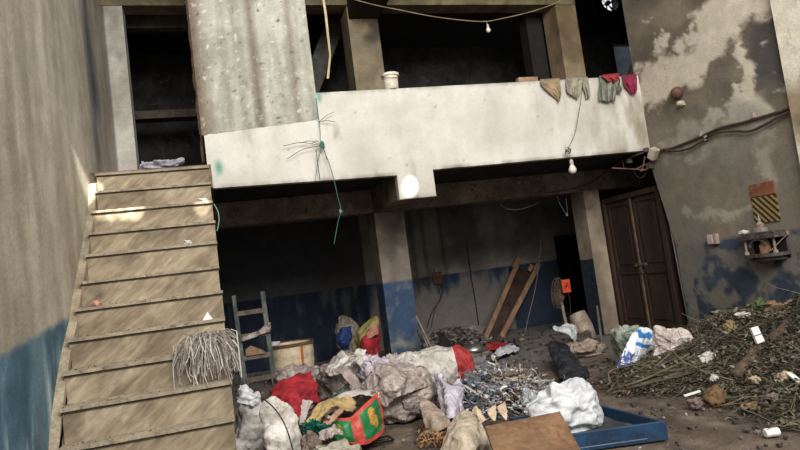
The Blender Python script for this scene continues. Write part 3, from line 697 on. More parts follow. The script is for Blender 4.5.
# green cords
grn = mat('green_cord', (54, 104, 90), (38, 80, 70), rough=.5, bump=0); blk = mat('black_cord', (52, 54, 50), (40, 40, 38), bump=0)
solo('plastic_twine', 'green plastic cord hanging down the white balcony front to below its edge', 'cord', wire([PY(x, y, Y) for x, y, Y in ((316, 98, 8.44), (318, 112, 8.45), (320, 130, 8.44), (321, 142, 8.42), (329, 163, 8.42), (334, 180, 8.4), (338, 198, 8.4), (341, 210, 8.4), (338, 222, 8.4), (334, 244, 8.4))], .0055, 60), grn)
tf = MB(); kc = PY(322, 146, 8.40)
for (x, y) in ((283, 146), (287, 159), (300, 143), (327, 160), (315, 182), (312, 143), (334, 112), (335, 122)):
    e = PY(x, y, 8.42); tf.tube(spline([kc if y > 125 else PY(319, 122, 8.44), (kc+e)/2+Vector((0, 0, .05)) if y > 125 else (PY(319, 122, 8.44)+e)/2+Vector((0, 0, .02)), e], 10), .0045, 4)
solo('cord_tuft', 'dark frayed tuft of cord ends spreading on the white balcony front', 'cord', tf, blk)
g2 = MB()
for k in range(6): g2.tube(spline([kc+Vector((R_.uniform(-.03, .03), -.01, R_.uniform(-.04, .06))) for _ in range(4)], 10), .009, 5)
g2.tube(spline([PY(316, 150, 8.4), PY(318, 165, 8.42), PY(320, 180, 8.42)], 8), .006, 5)
solo('cord_knot', 'green knot in the cord on the white balcony front', 'knot', g2, grn)
k2 = MB(); kc2 = PY(340.5, 211, 8.4)
for k in range(4): k2.tube(spline([kc2+Vector((R_.uniform(-.025, .025), R_.uniform(-.01, .01), R_.uniform(-.03, .03))) for _ in range(4)], 8), .006, 5)
solo('cord_knot', 'smaller pale green knot low on the dangling cord under the balcony', 'knot', k2, mat('pale_green', (120, 160, 140), (90, 130, 112)))
solo('plastic_twine', 'short pale green loop of cord beside the stair edge', 'cord', wire([PY(x, y, 7.9) for x, y in ((214, 204), (218, 212), (219, 221), (217, 231))], .006, 20), mat('aqua_cord', (140, 180, 170), (110, 150, 140), bump=0))

# ------------------------------------------------------------------ on the parapet
q = PY(392, 91.5, YF+.065)
bk = thing('bucket', 'dirty white plastic bucket standing on the balcony front by the pillar', 'bucket', (q.x, q.y, zt(q.x)))
Tb = Matrix.Translation((q.x, q.y, zt(q.x)))
wp = mat('dirty_white_plastic', (216, 208, 190), (184, 172, 150), scale=6, rough=.45, bump=.15)
part('body', MB().lathe([(.001, .01), (.095, .0), (.102, .02), (.118, .215), (.126, .215), (.126, .2), (.133, .2), (.133, .24), (.12, .243), (.112, .215), (.095, .03), (.001, .03)], Tb, 32), wp, bk, smooth=False)
part('handle', MB().tube([Tb @ Vector((.131*cos(a), -.131*abs(sin(a))*1.0-.004, .215-.07*abs(sin(a)))) for a in [pi*k/14 for k in range(15)]], .004, 6), iron, bk)
q = PY(527, 83, YF+.06)
solo('brick', 'pale concrete brick with a red patch lying on the balcony front', 'brick', MB().box(q.x-.17, q.x+.17, YF, YF+.11, zt(q.x), zt(q.x)+.075), mat('old_brick', (158, 134, 112), (128, 104, 86), scale=7, c3=(170, 92, 70), bump=.7), bevel=.01)
def hang(label, cat, rows, m, seed, amp=.03, s=7., name='hanging_cloth', group=None, solid=.012, nu=44, nv=44):
    return solo(name, label, cat, sheet(pxs(rows), nu, nv, amp, s, seed, edge=.02), m, smooth=True, solid=solid, group=group)
khaki = mat('khaki_rag', (160, 140, 108), (118, 102, 80), scale=5, bump=.5, bscale=60)
gry = mat('grey_rag', (156, 148, 130), (112, 106, 94), scale=5, bump=.5, bscale=60)
gry2 = mat('slate_rag', (136, 134, 122), (96, 96, 90), scale=5, bump=.5, bscale=60)
F_, B_ = YF-.035, YF+.10
def drape(label, L, Rr, folds, m, seed, deep=.03, fl=.05, name='hanging_cloth'):
    """cloth laid over the parapet: L and Rr are its left and right edges from the rear top down the front"""
    NU, NV = 48, 40; vs = []; nl = spline([Vector((x, y, 0)) for x, y in L], NV); nr = spline([Vector((x, y, 0)) for x, y in Rr], NV)
    for j in range(NV+1):
        t = j/NV
        for i in range(NU+1):
            u = i/NU; x = nl[j].x+(nr[j].x-nl[j].x)*u; y = nl[j].y+(nr[j].y-nl[j].y)*u
            fo = sin(2*pi*folds*u+seed+1.6*t*sin(seed+3*u))+.4*sin(2*pi*folds*2.3*u+seed*2-t*2)
            y += t*fl*30*noise.noise(Vector((u*3.1, seed, 0)))
            if t < .2: Y = B_+(F_-deep*.6-B_)*(t/.2)
            else: Y = F_-deep*(.6+.5*fo*min(1, (t-.2)*3)+.3)-.02*noise.noise(Vector((u*4, t*4, seed)))
            p = PY(x, y, min(Y, F_) if t >= .2 else Y)
            if t < .2: p.z = max(p.z, zt(p.x)+.012)
            vs.append(p)
    fs = [(j*(NU+1)+i, j*(NU+1)+i+1, (j+1)*(NU+1)+i+1, (j+1)*(NU+1)+i) for j in range(NV) for i in range(NU)]
    cat = 'cloth' if 'cloth' in label else 'rag'
    return solo(name, label, cat, MB().add(vs, fs), m, smooth=True, solid=.008)
drape('brown rag hanging with a pointed end, first cloth on the balcony front past the brick', [(542, 82), (541, 84), (546, 90), (552, 95), (557, 99)], [(560, 80), (560, 83), (561, 90), (561, 95), (559, 102)], 1.6, khaki, 3)
drape('grey-beige cloth folded over the balcony front before the tan pillar', [(567, 78), (566, 81), (566, 87), (567, 92), (571, 95)], [(583, 76), (583, 79), (582, 86), (580, 93), (578, 99)], 2.3, gry, 6)
drape('narrow grey cloth sleeve dangling just beside the folded grey-beige cloth', [(583, 79), (583, 81), (583, 87), (585, 93), (586, 99)], [(588, 77), (588, 80), (589, 87), (590, 93), (590, 97)], 1.2, gry, 9, fl=.02)
drape('slate grey shirt-like cloth hanging in folds under the red cloth', [(600, 80), (600, 83), (599, 90), (599, 96), (600, 101)], [(616, 78), (618, 81), (617, 88), (616, 94), (615, 101)], 2.6, gry2, 17, deep=.045)
drape('red cloth bunched on the balcony front above the slate grey cloth', [(602, 75), (602, 77), (604, 78), (605, 79), (607, 80)], [(619, 73), (619, 77), (620, 80), (620, 82), (619, 84)], 2.0, mat('red_cloth_upper', (164, 62, 62), (118, 42, 44), bump=.5, bscale=60), 12, deep=.075)
drape('short slate grey cloth tail sticking out beside the slate shirt-like cloth', [(613, 81), (614, 83), (616, 87), (617, 90), (619, 92)], [(619, 82), (620, 84), (622, 88), (622, 90), (621, 92)], 1.2, gry2, 19, deep=.05, fl=.02)
drape('crimson cloth hanging nearest the stained wall on the balcony front', [(623, 79), (623, 81), (624, 85), (627, 89), (630, 93)], [(636, 77), (637, 79), (637, 85), (637, 90), (635, 94)], 1.8, mat('crimson', (140, 48, 70), (98, 34, 52), bump=.5, bscale=60), 22, deep=.04)

# ------------------------------------------------------------------ on the stairs
shr = MB(); rr = random.Random(3)
c0 = Vector((-.16, 5.90, 1.10))
for k in range(620):
    a = rr.uniform(-pi, 0); L_ = rr.uniform(.12, .34)
    p0 = c0+Vector((rr.uniform(-.16, .10), rr.uniform(-.10, .10), .11+rr.uniform(-.07, .08)))
    p1 = p0+Vector((cos(a)*L_*.45, sin(a)*L_*.5-.02, rr.uniform(.0, .04)))
    p2 = p1+Vector((cos(a)*L_*.4, sin(a)*L_*.25, -L_*rr.uniform(.25, .8)))
    p3 = p2+Vector((rr.uniform(-.03, .03), -.01, -L_*rr.uniform(.1, .5)))
    pts = spline([p0, p1, p2, p3], 7); w = rr.uniform(.002, .006); o_ = Vector((rr.uniform(-1, 1), rr.uniform(-1, 1), rr.uniform(-.5, .5))).normalized()*w
    for q_ in pts: q_.x = min(max(q_.x, -.48), .07)
    vs = [];
    for q_ in pts: vs += [q_-o_, q_+o_]
    shr.add(vs, [(2*i, 2*i+1, 2*i+3, 2*i+2) for i in range(len(pts)-1)], k % 3)
solo('shredded_plastic_bundle', 'shaggy bundle of shredded grey plastic strips spilling over the steps', 'plastic strips', shr, [mat('strip_a', (176, 166, 156), (140, 130, 122), bump=0), mat('strip_b', (148, 138, 128), (116, 106, 98), bump=0), mat('strip_c', (200, 192, 182), (160, 150, 140), bump=0)])
q = Vector((-.17, 6.16, 1.41))
solo('paper_cone', 'small bright white folded paper pyramid on a step above the shredded plastic', 'paper', MB().add([q+Vector(v) for v in ((-.05, -.03, 0), (.04, -.03, 0), (.03, .03, 0), (-.03, .03, 0), (.0, 0, .07))], [(3, 2, 1, 0), (0, 1, 4), (1, 2, 4), (2, 3, 4), (3, 0, 4)]), mat('bright_paper', (240, 236, 226), (226, 220, 208), bump=0))
def scrap(x, y, Y, Z, sx, sy, sz, m, label, seed, name='paper_scrap', cat='scrap', group=None):
    q = PY(x, y, Y); return solo(name, label, cat, blob((q.x, q.y, Z+sz*.6), (sx, sy, sz), seed=seed, cr=sx*.12, crs=.9/sx, floor=Z, lump=.5, nu=36, nv=22, rot=seed), m, smooth=True, group=group)
scrap(96, 302, 6.5, 1.67, .045, .03, .03, mat('pink_scrap', (198, 140, 118), (160, 110, 92)), 'small salmon pink scrap at the wall end of a step', 2)
scrap(190, 266, 7.1, 2.22, .04, .03, .025, mat('offwhite', (0, 0, 0)), 'small cream crumb lying on a middle step near the open edge', 3)
scrap(204, 200, 7.75, 2.76, .06, .04, .03, mat('offwhite', (0, 0, 0)), 'small white crumpled paper at the open end of the third step from the top', 4)
q = PY(112, 187, 7.98)
solo('stone_chip', 'flat stone chip resting on the second step from the top near the tall wall', 'stone', MB().box(q.x-.09, q.x+.05, 7.93, 8.0, 3.03, 3.055), dusty, bevel=.006)
# plastic bags at the head of the stairs
pb = mat('lilac_plastic', (166, 162, 172), (122, 118, 128), scale=6, rough=.4, bump=.5, spec=.5)
q = PY(166, 168, 8.35)
solo('plastic_bag', 'crumpled lilac-white plastic bag with an upturned corner lying at the head of the stairs', 'plastic bag', blob((q.x, 8.3, 3.34), (.16, .12, .06), seed=31, lump=.5, cr=.025, crs=7, floor=3.30, peaks=[((.6, 0, .8), .9, 14), ((-.8, 0, .3), .5, 6)]), pb, smooth=True)
q = PY(146, 168, 8.35)
solo('plastic_bag', 'little grey and white crumpled bag beside the lilac-white bag above the stairs', 'plastic bag', blob((q.x, 8.3, 3.34), (.06, .06, .075), seed=33, lump=.5, cr=.012, crs=14, floor=3.30, nu=40, nv=30), pb, smooth=True)
# ------------------------------------------------------------------ in the store
def fit_px(mb, cx, ytop, wpx, z0):
    """bring a built sack to its measured crown height and width"""
    for _ in range(3):
        P = [pix(p) for p in mb.v]; xs = [p[0] for p in P]; w = max(xs)-min(xs); c = sum((p for p in mb.v), Vector())/len(mb.v); k = wpx/w
        for p in mb.v: p.x = c.x+(p.x-c.x)*k; p.y = c.y+(p.y-c.y)*k
        P = [pix(p) for p in mb.v]; xs = [p[0] for p in P]; mid = (max(xs)+min(xs))/2
        sh_ = (PY(cx, ytop, c.y)-PY(mid, ytop, c.y)); 
        for p in mb.v: p.x += sh_.x
        i = min(range(len(mb.v)), key=lambda n: pix(mb.v[n])[1]); q = mb.v[i]; tz = PY(pix(q)[0], ytop, q.y).z
        f = (tz-z0)/max(1e-3, q.z-z0)
        for p in mb.v: p.z = z0+(p.z-z0)*f
def sack(name, label, cat, cx, ytop, ybot, wpx, Y, m, seed, dep=.8, ground=True, smooth=True, group=None, lz=None, **k):
    """a sack whose crown and width are read at distance Y; it stands on the ground (or on lz)"""
    t_ = PY(cx, ytop, Y); b_ = PY(cx+(ybot-ytop)*.12, ybot, Y); dist = (t_-CAM).dot(fw); rx = wpx/2*dist/F
    z0 = 0 if ground else (lz if lz is not None else b_.z)
    rz = max(.03, (t_.z-z0)/2); kk = dict(power=.8, lump=.3, cr=.045*min(1, rx/.3), crs=3.2/max(rx, .15)*.5, floor=z0+.004, seed=seed)
    kk.update(k)
    mb = blob(((t_.x+b_.x)/2, Y, z0+rz*.94), (rx, rx*dep, rz*1.06), **kk)
    fit_px(mb, cx, ytop, wpx, z0)
    return solo(name, label, cat, mb, m, smooth=smooth, group=group)
whitewoven = mat('white_woven_sack', crease=0.7, cs=6, c1=(216, 209, 200), c2=(176, 167, 158), scale=4, rough=.55, bump=.5, bscale=90, bd=.004, fine=.1, c3=(142, 130, 118))
greywoven = mat('grey_woven_sack', crease=0.7, cs=7, c1=(150, 138, 130), c2=(112, 100, 92), scale=4, rough=.55, bump=.5, bscale=90, bd=.004, fine=.12, c3=(120, 106, 94))
clearp = mat('dusty_clear_plastic', crease=0.9, cs=8, c1=(170, 155, 147), c2=(128, 114, 107), scale=5, rough=.32, bump=.7, bscale=22, bd=.012, spec=.5, fine=.1, c3=(170, 158, 148))
bright = mat('bright_white_sack', crease=0.7, cs=6, c1=(206, 206, 206), c2=(172, 172, 174), scale=3, rough=.5, bump=.6, bscale=26, bd=.01, fine=.06)
taupe = mat('taupe_sack', crease=0.6, cs=7, c1=(168, 150, 134), c2=(130, 114, 100), scale=5, rough=.6, bump=.5, bscale=50, bd=.006)
blackp = mat('black_cloth', crease=0.6, cs=7, c1=(44, 44, 48), c2=(26, 26, 30), scale=6, rough=.7, bump=.5)
redc = mat('red_cloth', crease=0.5, cs=7, c1=(166, 42, 48), c2=(120, 28, 36), scale=5, rough=.8, bump=.4, bscale=60, fine=.1)
yel = mat('mustard_cloth', crease=0.5, cs=9, c1=(176, 152, 104), c2=(134, 112, 76), scale=6, bump=.5, bscale=50)
bluep = mat('blue_plastic', (42, 62, 112), (30, 44, 82), scale=5, rough=.5, bump=.3)

# ladder
ld = thing('ladder', 'old grey-green wooden ladder standing just past the stairs before the dark store', 'ladder', (.2, 9.3, 0))
lw_ = mat('green_grey_wood', (104, 108, 98), (66, 72, 68), scale=6, stretch=(1, 1, .2), bump=.5); rw = mat('worn_rung', (118, 106, 92), (84, 75, 66), scale=6, bump=.5)
aT = PY(233.5, 296, 9.75); bT = PY(262.5, 292, 9.75)
aB = PY(248, 400, 9.2); bB = PY(276, 396, 9.2)
def ext(T_, B_): t = T_.z/(T_.z-B_.z); return T_+(B_-T_)*t
aB, bB = ext(aT, aB), ext(bT, bB)
part('rail', MB().bar(aB, aT, .06, .05, (0, 1, 0)), lw_, ld, bevel=.006); part('rail', MB().bar(bB, bT, .07, .05, (0, 1, 0)), lw_, ld, bevel=.006)
for f in (.17, .38, .57, .76, .92):
    p, q = aT+(aB-aT)*f, bT+(bB-bT)*f; part('rung', MB().bar(p-Vector((0, .03, 0)), q-Vector((0, .03, 0)), .045, .07, (0, 0, 1)), rw, ld, bevel=.006)
p = aT+(aB-aT)*.38; q = bT+(bB-bT)*.38
solo('plastic_shred', 'torn pale plastic snagged around the second ladder rung', 'plastic', sheet([[p+Vector((.02, -.09, -.02)), p+Vector((.2, -.1, .04)), q+Vector((-.1, -.12, .08)), q+Vector((.05, -.1, .16))], [p+Vector((.02, -.1, -.07)), p+Vector((.2, -.11, -.03)), q+Vector((-.1, -.12, .0)), q+Vector((.05, -.1, .02))]], 16, 40, .02, 12, 5), clearp, smooth=True, solid=.004)
p = aT+(aB-aT)*.57
solo('wood_offcut', 'brown broken piece of wood propped on the third ladder rung', 'wood', MB().prism([p+Vector((.05, -.08, .03)), p+Vector((.34, -.08, .03)), p+Vector((.30, -.08, .08)), p+Vector((.14, -.08, .17)), p+Vector((.06, -.08, .13))], (0, .025, 0)), mat('offcut', (150, 122, 92), (116, 92, 70), scale=8), bevel=.004)
# tub
q = PY(293, 345, 10.6); Tt = PY(270, 346, 10.6); Tr = PY(314, 340, 10.6); W_ = (Tr-Tt).length
tb = thing('storage_tub', 'large cream slatted tub with an orange stripe behind the ladder', 'tub', (q.x, 10.9, 0))
cream = mat('cream_tub', (232, 212, 180), (196, 174, 144), scale=5, rough=.6, bump=.3)
pr_ = [(.001, .02), (W_*.47, .0)]+[(W_*(.47+.05*t)+.008*(k % 2), .0+(q.z)*t) for k, t in enumerate([i/8 for i in range(1, 9)])]+[(W_*.5, q.z), (W_*.46, .05), (.001, .05)]
Tm = Matrix.Translation((q.x, 10.6+W_*.5, 0))
part('body', MB().lathe(pr_, Tm, 40), cream, tb)
part('rim', MB().lathe([(W_*.5, q.z-.03), (W_*.55, q.z-.03), (W_*.55, q.z+.02), (W_*.5, q.z+.02), (W_*.5, q.z-.03)], Tm, 40), mat('brown_rim', (110, 88, 70), (84, 66, 54)), tb)
oc = Vector((q.x, 10.6+W_*.5, 0)); st_ = MB()
for k in range(7):
    a = -pi/2+.30+k*.02; rr_ = W_*.535
    z0_, z1_ = .05, q.z-.035
    if k < 6:
        for u in range(8):
            za, zb_ = z0_+(z1_-z0_)*u/8, z0_+(z1_-z0_)*(u+1)/8
            ra = W_*(.47+.05*za/q.z)+.014; rb = W_*(.47+.05*zb_/q.z)+.014
            st_.add([oc+Vector((ra*cos(a), ra*sin(a), za)), oc+Vector((ra*cos(a+.02), ra*sin(a+.02), za)), oc+Vector((rb*cos(a+.02), rb*sin(a+.02), zb_)), oc+Vector((rb*cos(a), rb*sin(a), zb_))], [(0, 1, 2, 3)])
part('stripe', st_, mat('orange_stripe', (196, 106, 48), (160, 84, 40)), tb, 'orange vertical stripe')
q2 = PY(275, 341, 10.8)
solo('paper_wad', 'white paper wad lying on the far edge of the cream tub beside the ladder', 'paper', blob((q2.x, 10.75, q.z+.05), (.07, .05, .045), seed=4, cr=.015, crs=14, nu=36, nv=24), bright, smooth=True)
# rear sacks
sack('sack', 'bulging grey-beige sack standing against the dark store wall behind the blue plastic', 'sack', 348, 315, 365, 27, 11.6, greywoven, 41, dep=.8, lump=.15)
solo('plastic_sheet', 'crumpled deep blue plastic in front of the grey-beige sack in the store', 'plastic', sheet(pxs([[(339, 330, 11.0), (337, 342, 10.9), (339, 349, 10.9)], [(344, 328, 10.95), (344, 341, 10.8), (345, 350, 10.85)], [(351, 326, 11.0), (351, 339, 10.9), (349, 350, 10.9)]]), 30, 30, .05, 6, 8), bluep, smooth=True, solid=.01)
yr_ = thing('red_bag', 'red and mustard bag leaning on the foot of the blue painted pillar', 'bag', (2.2, 9.75, 0))
part('body', sheet(pxs([[(358, 345, 9.8), (359, 360, 9.75), (361, 372, 9.7)], [(364, 332, 9.7), (363, 350, 9.5), (367, 374, 9.5)], [(372, 327, 9.65), (371, 345, 9.45), (374, 374, 9.5)], [(378, 323, 9.8), (378, 338, 9.75), (379, 362, 9.7)]]), 40, 40, .05, 5, 12), redc, yr_, smooth=True, solid=.02)
part('flap', sheet(pxs([[(352, 352, 9.8), (356, 337, 9.75), (365, 323, 9.7), (377, 316, 9.75)], [(357, 355, 9.7), (360, 340, 9.6), (367, 329, 9.55), (379, 321, 9.65)], [(358, 357, 9.72), (362, 343, 9.62), (369, 332, 9.6), (379, 326, 9.7)]]), 24, 60, .03, 7, 14), mat('mustard_plastic', (150, 138, 84), (112, 102, 60), rough=.5, bump=.4), yr_, 'mustard yellow folded edge', smooth=True, solid=.02)
part('lining', sheet(pxs([[(367, 331, 9.66), (365, 342, 9.5)], [(373, 326, 9.6), (371, 338, 9.44)], [(378, 322, 9.66), (377, 334, 9.55)]]), 24, 24, .03, 9, 15), mat('dusty_pink', (176, 124, 112), (140, 96, 88)), yr_, 'dusty pink inner layer', smooth=True, solid=.012)

# leaning panel with two battens
pa = thing('leaning_board', 'dark board framed by two pale battens leaning on the store back wall', 'panel', (5.1, 12.4, 0))
bat = mat('pale_batten', (176, 140, 110), (140, 108, 84), scale=5, stretch=(1, 1, .2), bump=.4); brd = mat('dark_board', (76, 58, 50), (54, 42, 38), scale=4)
L0 = PY(485, 343, 12.1); L1 = PY(517, 264, 13.1); R0 = PY(502, 343, 12.1); R1 = PY(539, 264, 13.1)
for p in (L0, R0): p.z = max(p.z, .03)
part('board', MB().prism([L0+Vector((.04, .05, .0)), R0+Vector((.0, .05, 0)), R1+Vector((-.02, .05, -.1)), L1+Vector((.04, .05, -.1))], (0, .025, 0)), brd, pa)
part('batten', MB().bar(L0, L1, .105, .05, (0, 1, 0)), bat, pa, bevel=.006); part('batten', MB().bar(R0, R1, .105, .05, (0, 1, 0)), bat, pa, bevel=.006)
solo('wood_offcut', 'short pale offcut standing at the top of the left batten of the leaning board', 'wood', MB().bar(PY(514, 268, 13.0), PY(519, 258, 13.1), .12, .03, (0, 1, 0)), bat)
solo('wood_offcut', 'broken pale strip wedged between the tops of the two battens', 'wood', MB().bar(PY(529, 271, 12.98), PY(532, 265, 13.0), .09, .03, (0, 1, 0)).bar(PY(534, 269, 12.98), PY(537, 264, 13.0), .05, .03, (0, 1, 0)), bat)
# switchboard + cords
q = PY(437, 277, YB)
sbx = thing('switchboard', 'small brown switchboard with a pale socket on the store back wall', 'switchboard', tuple(q))
part('board', MB().box(q.x-.12, q.x+.1, YB-.05, YB, q.z-.16, q.z+.10), mat('brown_board', (110, 78, 62), (84, 60, 50)), sbx, bevel=.006)
part('socket', MB().box(q.x-.06, q.x+.09, YB-.06, YB-.02, q.z+.11, q.z+.2), mat('dusty_socket', (130, 122, 114), (104, 98, 92)), sbx, bevel=.006)
solo('round_socket', 'small dark round socket beside the brown switchboard', 'socket', MB().lathe([(.001, .05), (.045, .045), (.05, 0)], Matrix.Translation(PY(425, 283, YB)) @ Matrix.Rotation(pi/2, 4, 'X'), 16), MATS['dusty_dark'])
solo('dark_cord', 'dark cord looping down the wall from the switchboard', 'cord', wire([PY(x, y, YB-.05) for x, y in ((440, 281), (443, 290), (440, 300), (432, 312), (427, 328))], .012, 30), cable)
solo('dark_cord', 'dark cord hanging straight beside the looping one under the switchboard', 'cord', wire([PY(x, y, YB-.04) for x, y in ((441, 282), (439, 291), (441, 296), (435, 310), (431, 328))], .008, 30), cable)
solo('crack_line', 'thin dark vertical pipe on the store back wall', 'crack', wire([PY(x, y, YB-.03) for x, y in ((467, 244), (471, 275), (476, 305), (480, 335))], .012, 20), metal_dk)  # crack line of the wall, modelled as a thin dark tube
solo('hanging_string', 'thin pale string running slanted from the store ceiling down to the floor', 'string', wire([PY(x, y, 12.6) for x, y in ((541, 240), (539, 262), (535, 290), (529, 315), (522, 345))], .009, 30), wt)
# pedestal fan remains with orange card
pf = thing('pedestal_fan', 'broken fan grille on a slanted pale pole by the inner doorway', 'fan', (6.2, 11.3, 0))
gq = PY(556, 293, 11.3); gm = MB()
for sx in (0, .12):
    for k in range(3):
        w_, h_ = .10*(1-.3*k), .30*(1-.25*k)
        gm.tube([gq+Vector((w_*cos(2*pi*i/18)+.04*sin(2*pi*i/18), -sx, h_*sin(2*pi*i/18))) for i in range(19)], .008, 5)
for i in range(12):
    a = 2*pi*i/12; e_ = Vector((.10*cos(a)+.04*sin(a), 0, .32*sin(a)))
    gm.tube([gq, gq+e_, gq+e_+Vector((0, -.12, 0)), gq+Vector((0, -.12, 0))], .005, 4)
part('grille', gm, mat('rust_grille', (110, 94, 80), (80, 68, 58)), pf)
pb_ = PY(567, 327, 11.3); pb_.z = 0
part('pole', MB().tube([PY(561, 300, 11.3), Vector((pb_.x, 11.3, .02))], .03, 10), mat('pale_pole', (176, 160, 136), (140, 126, 108)), pf, 'pale pole')
part('motor', MB().lathe([(.001, .1), (.06, .08), (.07, -.05), (.001, -.07)], Matrix.Translation(PY(560, 297, 11.3)) @ Matrix.Rotation(pi/2, 4, 'X'), 16), MATS['rust_grille'], pf)
part('foot', MB().lathe([(.001, .05), (.12, .04), (.16, 0), (.001, 0)], Matrix.Translation((pb_.x, 11.3, .0)), 20), metal_dk, pf)
oc_ = PY(566, 286, 11.1)
cardm = MB().box(oc_.x-.09, oc_.x+.09, 11.09, 11.1, oc_.z-.13, oc_.z+.13)
co = thing('orange_card', 'bright orange card with dark scrawled marks hung on the fan grille', 'card', tuple(oc_))
part('card', cardm, mat('neon_orange', (236, 96, 60), (214, 78, 50), bump=0, fine=.05), co)
mk = MB()
for pts in ([(-.05, .05), (.0, .07), (.02, .0), (-.05, -.05)], [(-.02, -.02), (.05, .03), (.05, -.06)], [(-.06, .0), (.0, .01), (.05, .07)]):
    mk.tube([oc_+Vector((x, -.014, z)) for x, z in pts], .007, 4)
part('scrawl', mk, mat('dark_ink', (110, 40, 40), (90, 34, 34), bump=0), co)
solo('thin_wire', 'thin dark cord hanging below the orange card', 'wire', wire([PY(568, 292, 11.1), PY(570, 302, 11.1), PY(571, 316, 11.1)], .006, 8), cable)
# roll, stick
rl = thing('cardboard_roll', 'open pale paper roll leaning against the concrete pillar by the door', 'roll', (6.2, 9.6, 0))
ra, rb = PY(577, 314, 9.7), PY(592, 352, 9.5); rb.z = max(rb.z, .05); ax = (rb-ra).normalized()
Mr = Matrix.Translation(ra) @ ax.to_track_quat('Z', 'Y').to_matrix().to_4x4(); ln = (rb-ra).length
part('tube', MB().lathe([(.135, 0), (.15, 0), (.16, ln*.5), (.13, ln), (.12, ln), (.145, ln*.5), (.135, 0)], Mr, 26), mat('roll_paper', (176, 160, 142), (134, 120, 106), scale=6, bump=.5), rl, smooth=True)
part('inner_sheet', MB().lathe([(.10, .03), (.11, .03), (.11, ln*.8), (.10, ln*.8)], Mr, 22), taupe, rl, smooth=True)
solo('stick', 'thin grey stick standing upright beside the concrete pillar by the door', 'stick', MB().tube([PY(597, 306, 9.9), PY(602, 345, 9.6)], [.02, .024], 7), mat('grey_stick', (112, 104, 94), (86, 80, 72)))
hang('white torn paper curling up on the rag heap before the cardboard roll', 'paper', [[(552, 327, 9.0), (561, 325, 9.0), (572, 324, 9.05), (578, 330, 9.1)], [(556, 331, 8.9), (563, 331, 8.8), (570, 330, 8.85), (577, 336, 8.9)], [(568, 336, 8.8), (570, 336, 8.75), (572, 338, 8.7), (575, 342, 8.8)]], bright, 44, .02, 8, name='torn_paper', solid=.006)
sack('rag_heap', 'flattened dusty beige rags and paper heaped beneath the white torn paper', 'rags', 577, 338, 360, 52, 8.6, taupe, 51, dep=.6, lump=.6, cr=.05, crs=5)
sack('rag_heap', 'dark brown rags bunched between the torn paper and the cardboard roll', 'rags', 583, 330, 352, 22, 9.2, mat('dark_rag', (86, 76, 70), (56, 50, 46), scale=7, bump=.6), 52, dep=.7, lump=.5, cr=.04, crs=6)
sack('paper_heap', 'crumpled pale newspaper beside the grey stick at the pillar foot', 'paper', 591, 343, 358, 30, 8.6, mat('newsprint', (160, 150, 138), (110, 102, 94), scale=12, c3=(170, 110, 104), bump=.6), 53, dep=.6, lump=.6, cr=.05, crs=7)
hang('black cloth draped over the ground behind the large white sack', 'cloth', [[(548, 347, 8.3), (551, 355, 8.0), (557, 368, 7.5), (560, 381, 7.1)], [(556, 344, 8.3), (560, 354, 7.9), (568, 366, 7.4), (575, 381, 6.95)], [(566, 347, 8.4), (571, 354, 8.0), (580, 366, 7.5), (589, 378, 7.1)]], blackp, 47, .05, 5, name='black_cloth', solid=.03)

# rods, board, bowl, strips
rd = mat('pale_rod', (150, 134, 122), (110, 98, 90), rough=.5, bump=.1)
for i, (x0_, y0_, x1_, y1_, lb) in enumerate([(416, 316, 441, 366, 'longest thin pale rod leaning off the blue painted pillar'), (418, 322, 436, 364, 'second thin rod leaning beside the longest one at the pillar'), (417, 330, 431, 363, 'short dark rod leaning closest to the pillar foot')]):
    p1 = PY(x1_, y1_, 9.6); p1.z = max(.02, p1.z-.2); solo('metal_rod', lb, 'rod', MB().tube([PY(x0_, y0_, 9.9+.04*i), p1], .016-.003*i, 7), rd if i < 2 else metal_dk, group='rods leaning by the pillar')
bm = mat('black_board', (46, 42, 42), (30, 28, 28), rough=.6)
solo('black_board', 'dark thin board propped on rubble beyond the leaning rods', 'board', MB().prism([PY(439, 334, 10.6), PY(443, 332, 10.6), PY(464, 360, 9.9), PY(446, 366, 9.9), PY(438, 352, 10.2)], (.01, .03, 0)), bm, bevel=.004)
rub = MB(); rr = random.Random(8)
def rubble(mb, x, y, z, r, rr):
    P = [Vector((rr.gauss(0, 1), rr.gauss(0, 1), rr.gauss(0, 1))).normalized()*r*rr.uniform(.6, 1) for _ in range(8)]
    c = Vector((x, y, z)); d = [(-1,-1,-1),(1,-1,-1),(1,1,-1),(-1,1,-1),(-1,-1,1),(1,-1,1),(1,1,1),(-1,1,1)]
    mb.hexa([c+Vector((a*r*rr.uniform(.4, .9), b*r*rr.uniform(.4, .9), e*r*rr.uniform(.3, .7))) for a, b, e in d], rr.randrange(3))
dm = [mat('rubble_a', (140, 132, 124), (106, 100, 94), bump=.3), mat('rubble_b', (104, 92, 82), (78, 70, 64), bump=.3), mat('rubble_c', (74, 68, 66), (52, 48, 48), bump=.3)]
dust = blob((4.45, 12.7, 0), (.75, .5, .32), seed=61, lump=.3, cr=.03, crs=4, floor=.0, sink=0)
for _ in range(500):
    a = rr.uniform(0, 2*pi); d = rr.random()**.6; x = 4.5+cos(a)*d*.9; y = 12.5+sin(a)*d*.7
    rubble(dust, x, y, max(.01, .33*(1-d*d)), rr.uniform(.012, .05), rr)
solo('plaster_rubble', 'low heap of grey plaster rubble and dust against the store back wall', 'rubble', dust, dm, kind='stuff')
tk = MB()
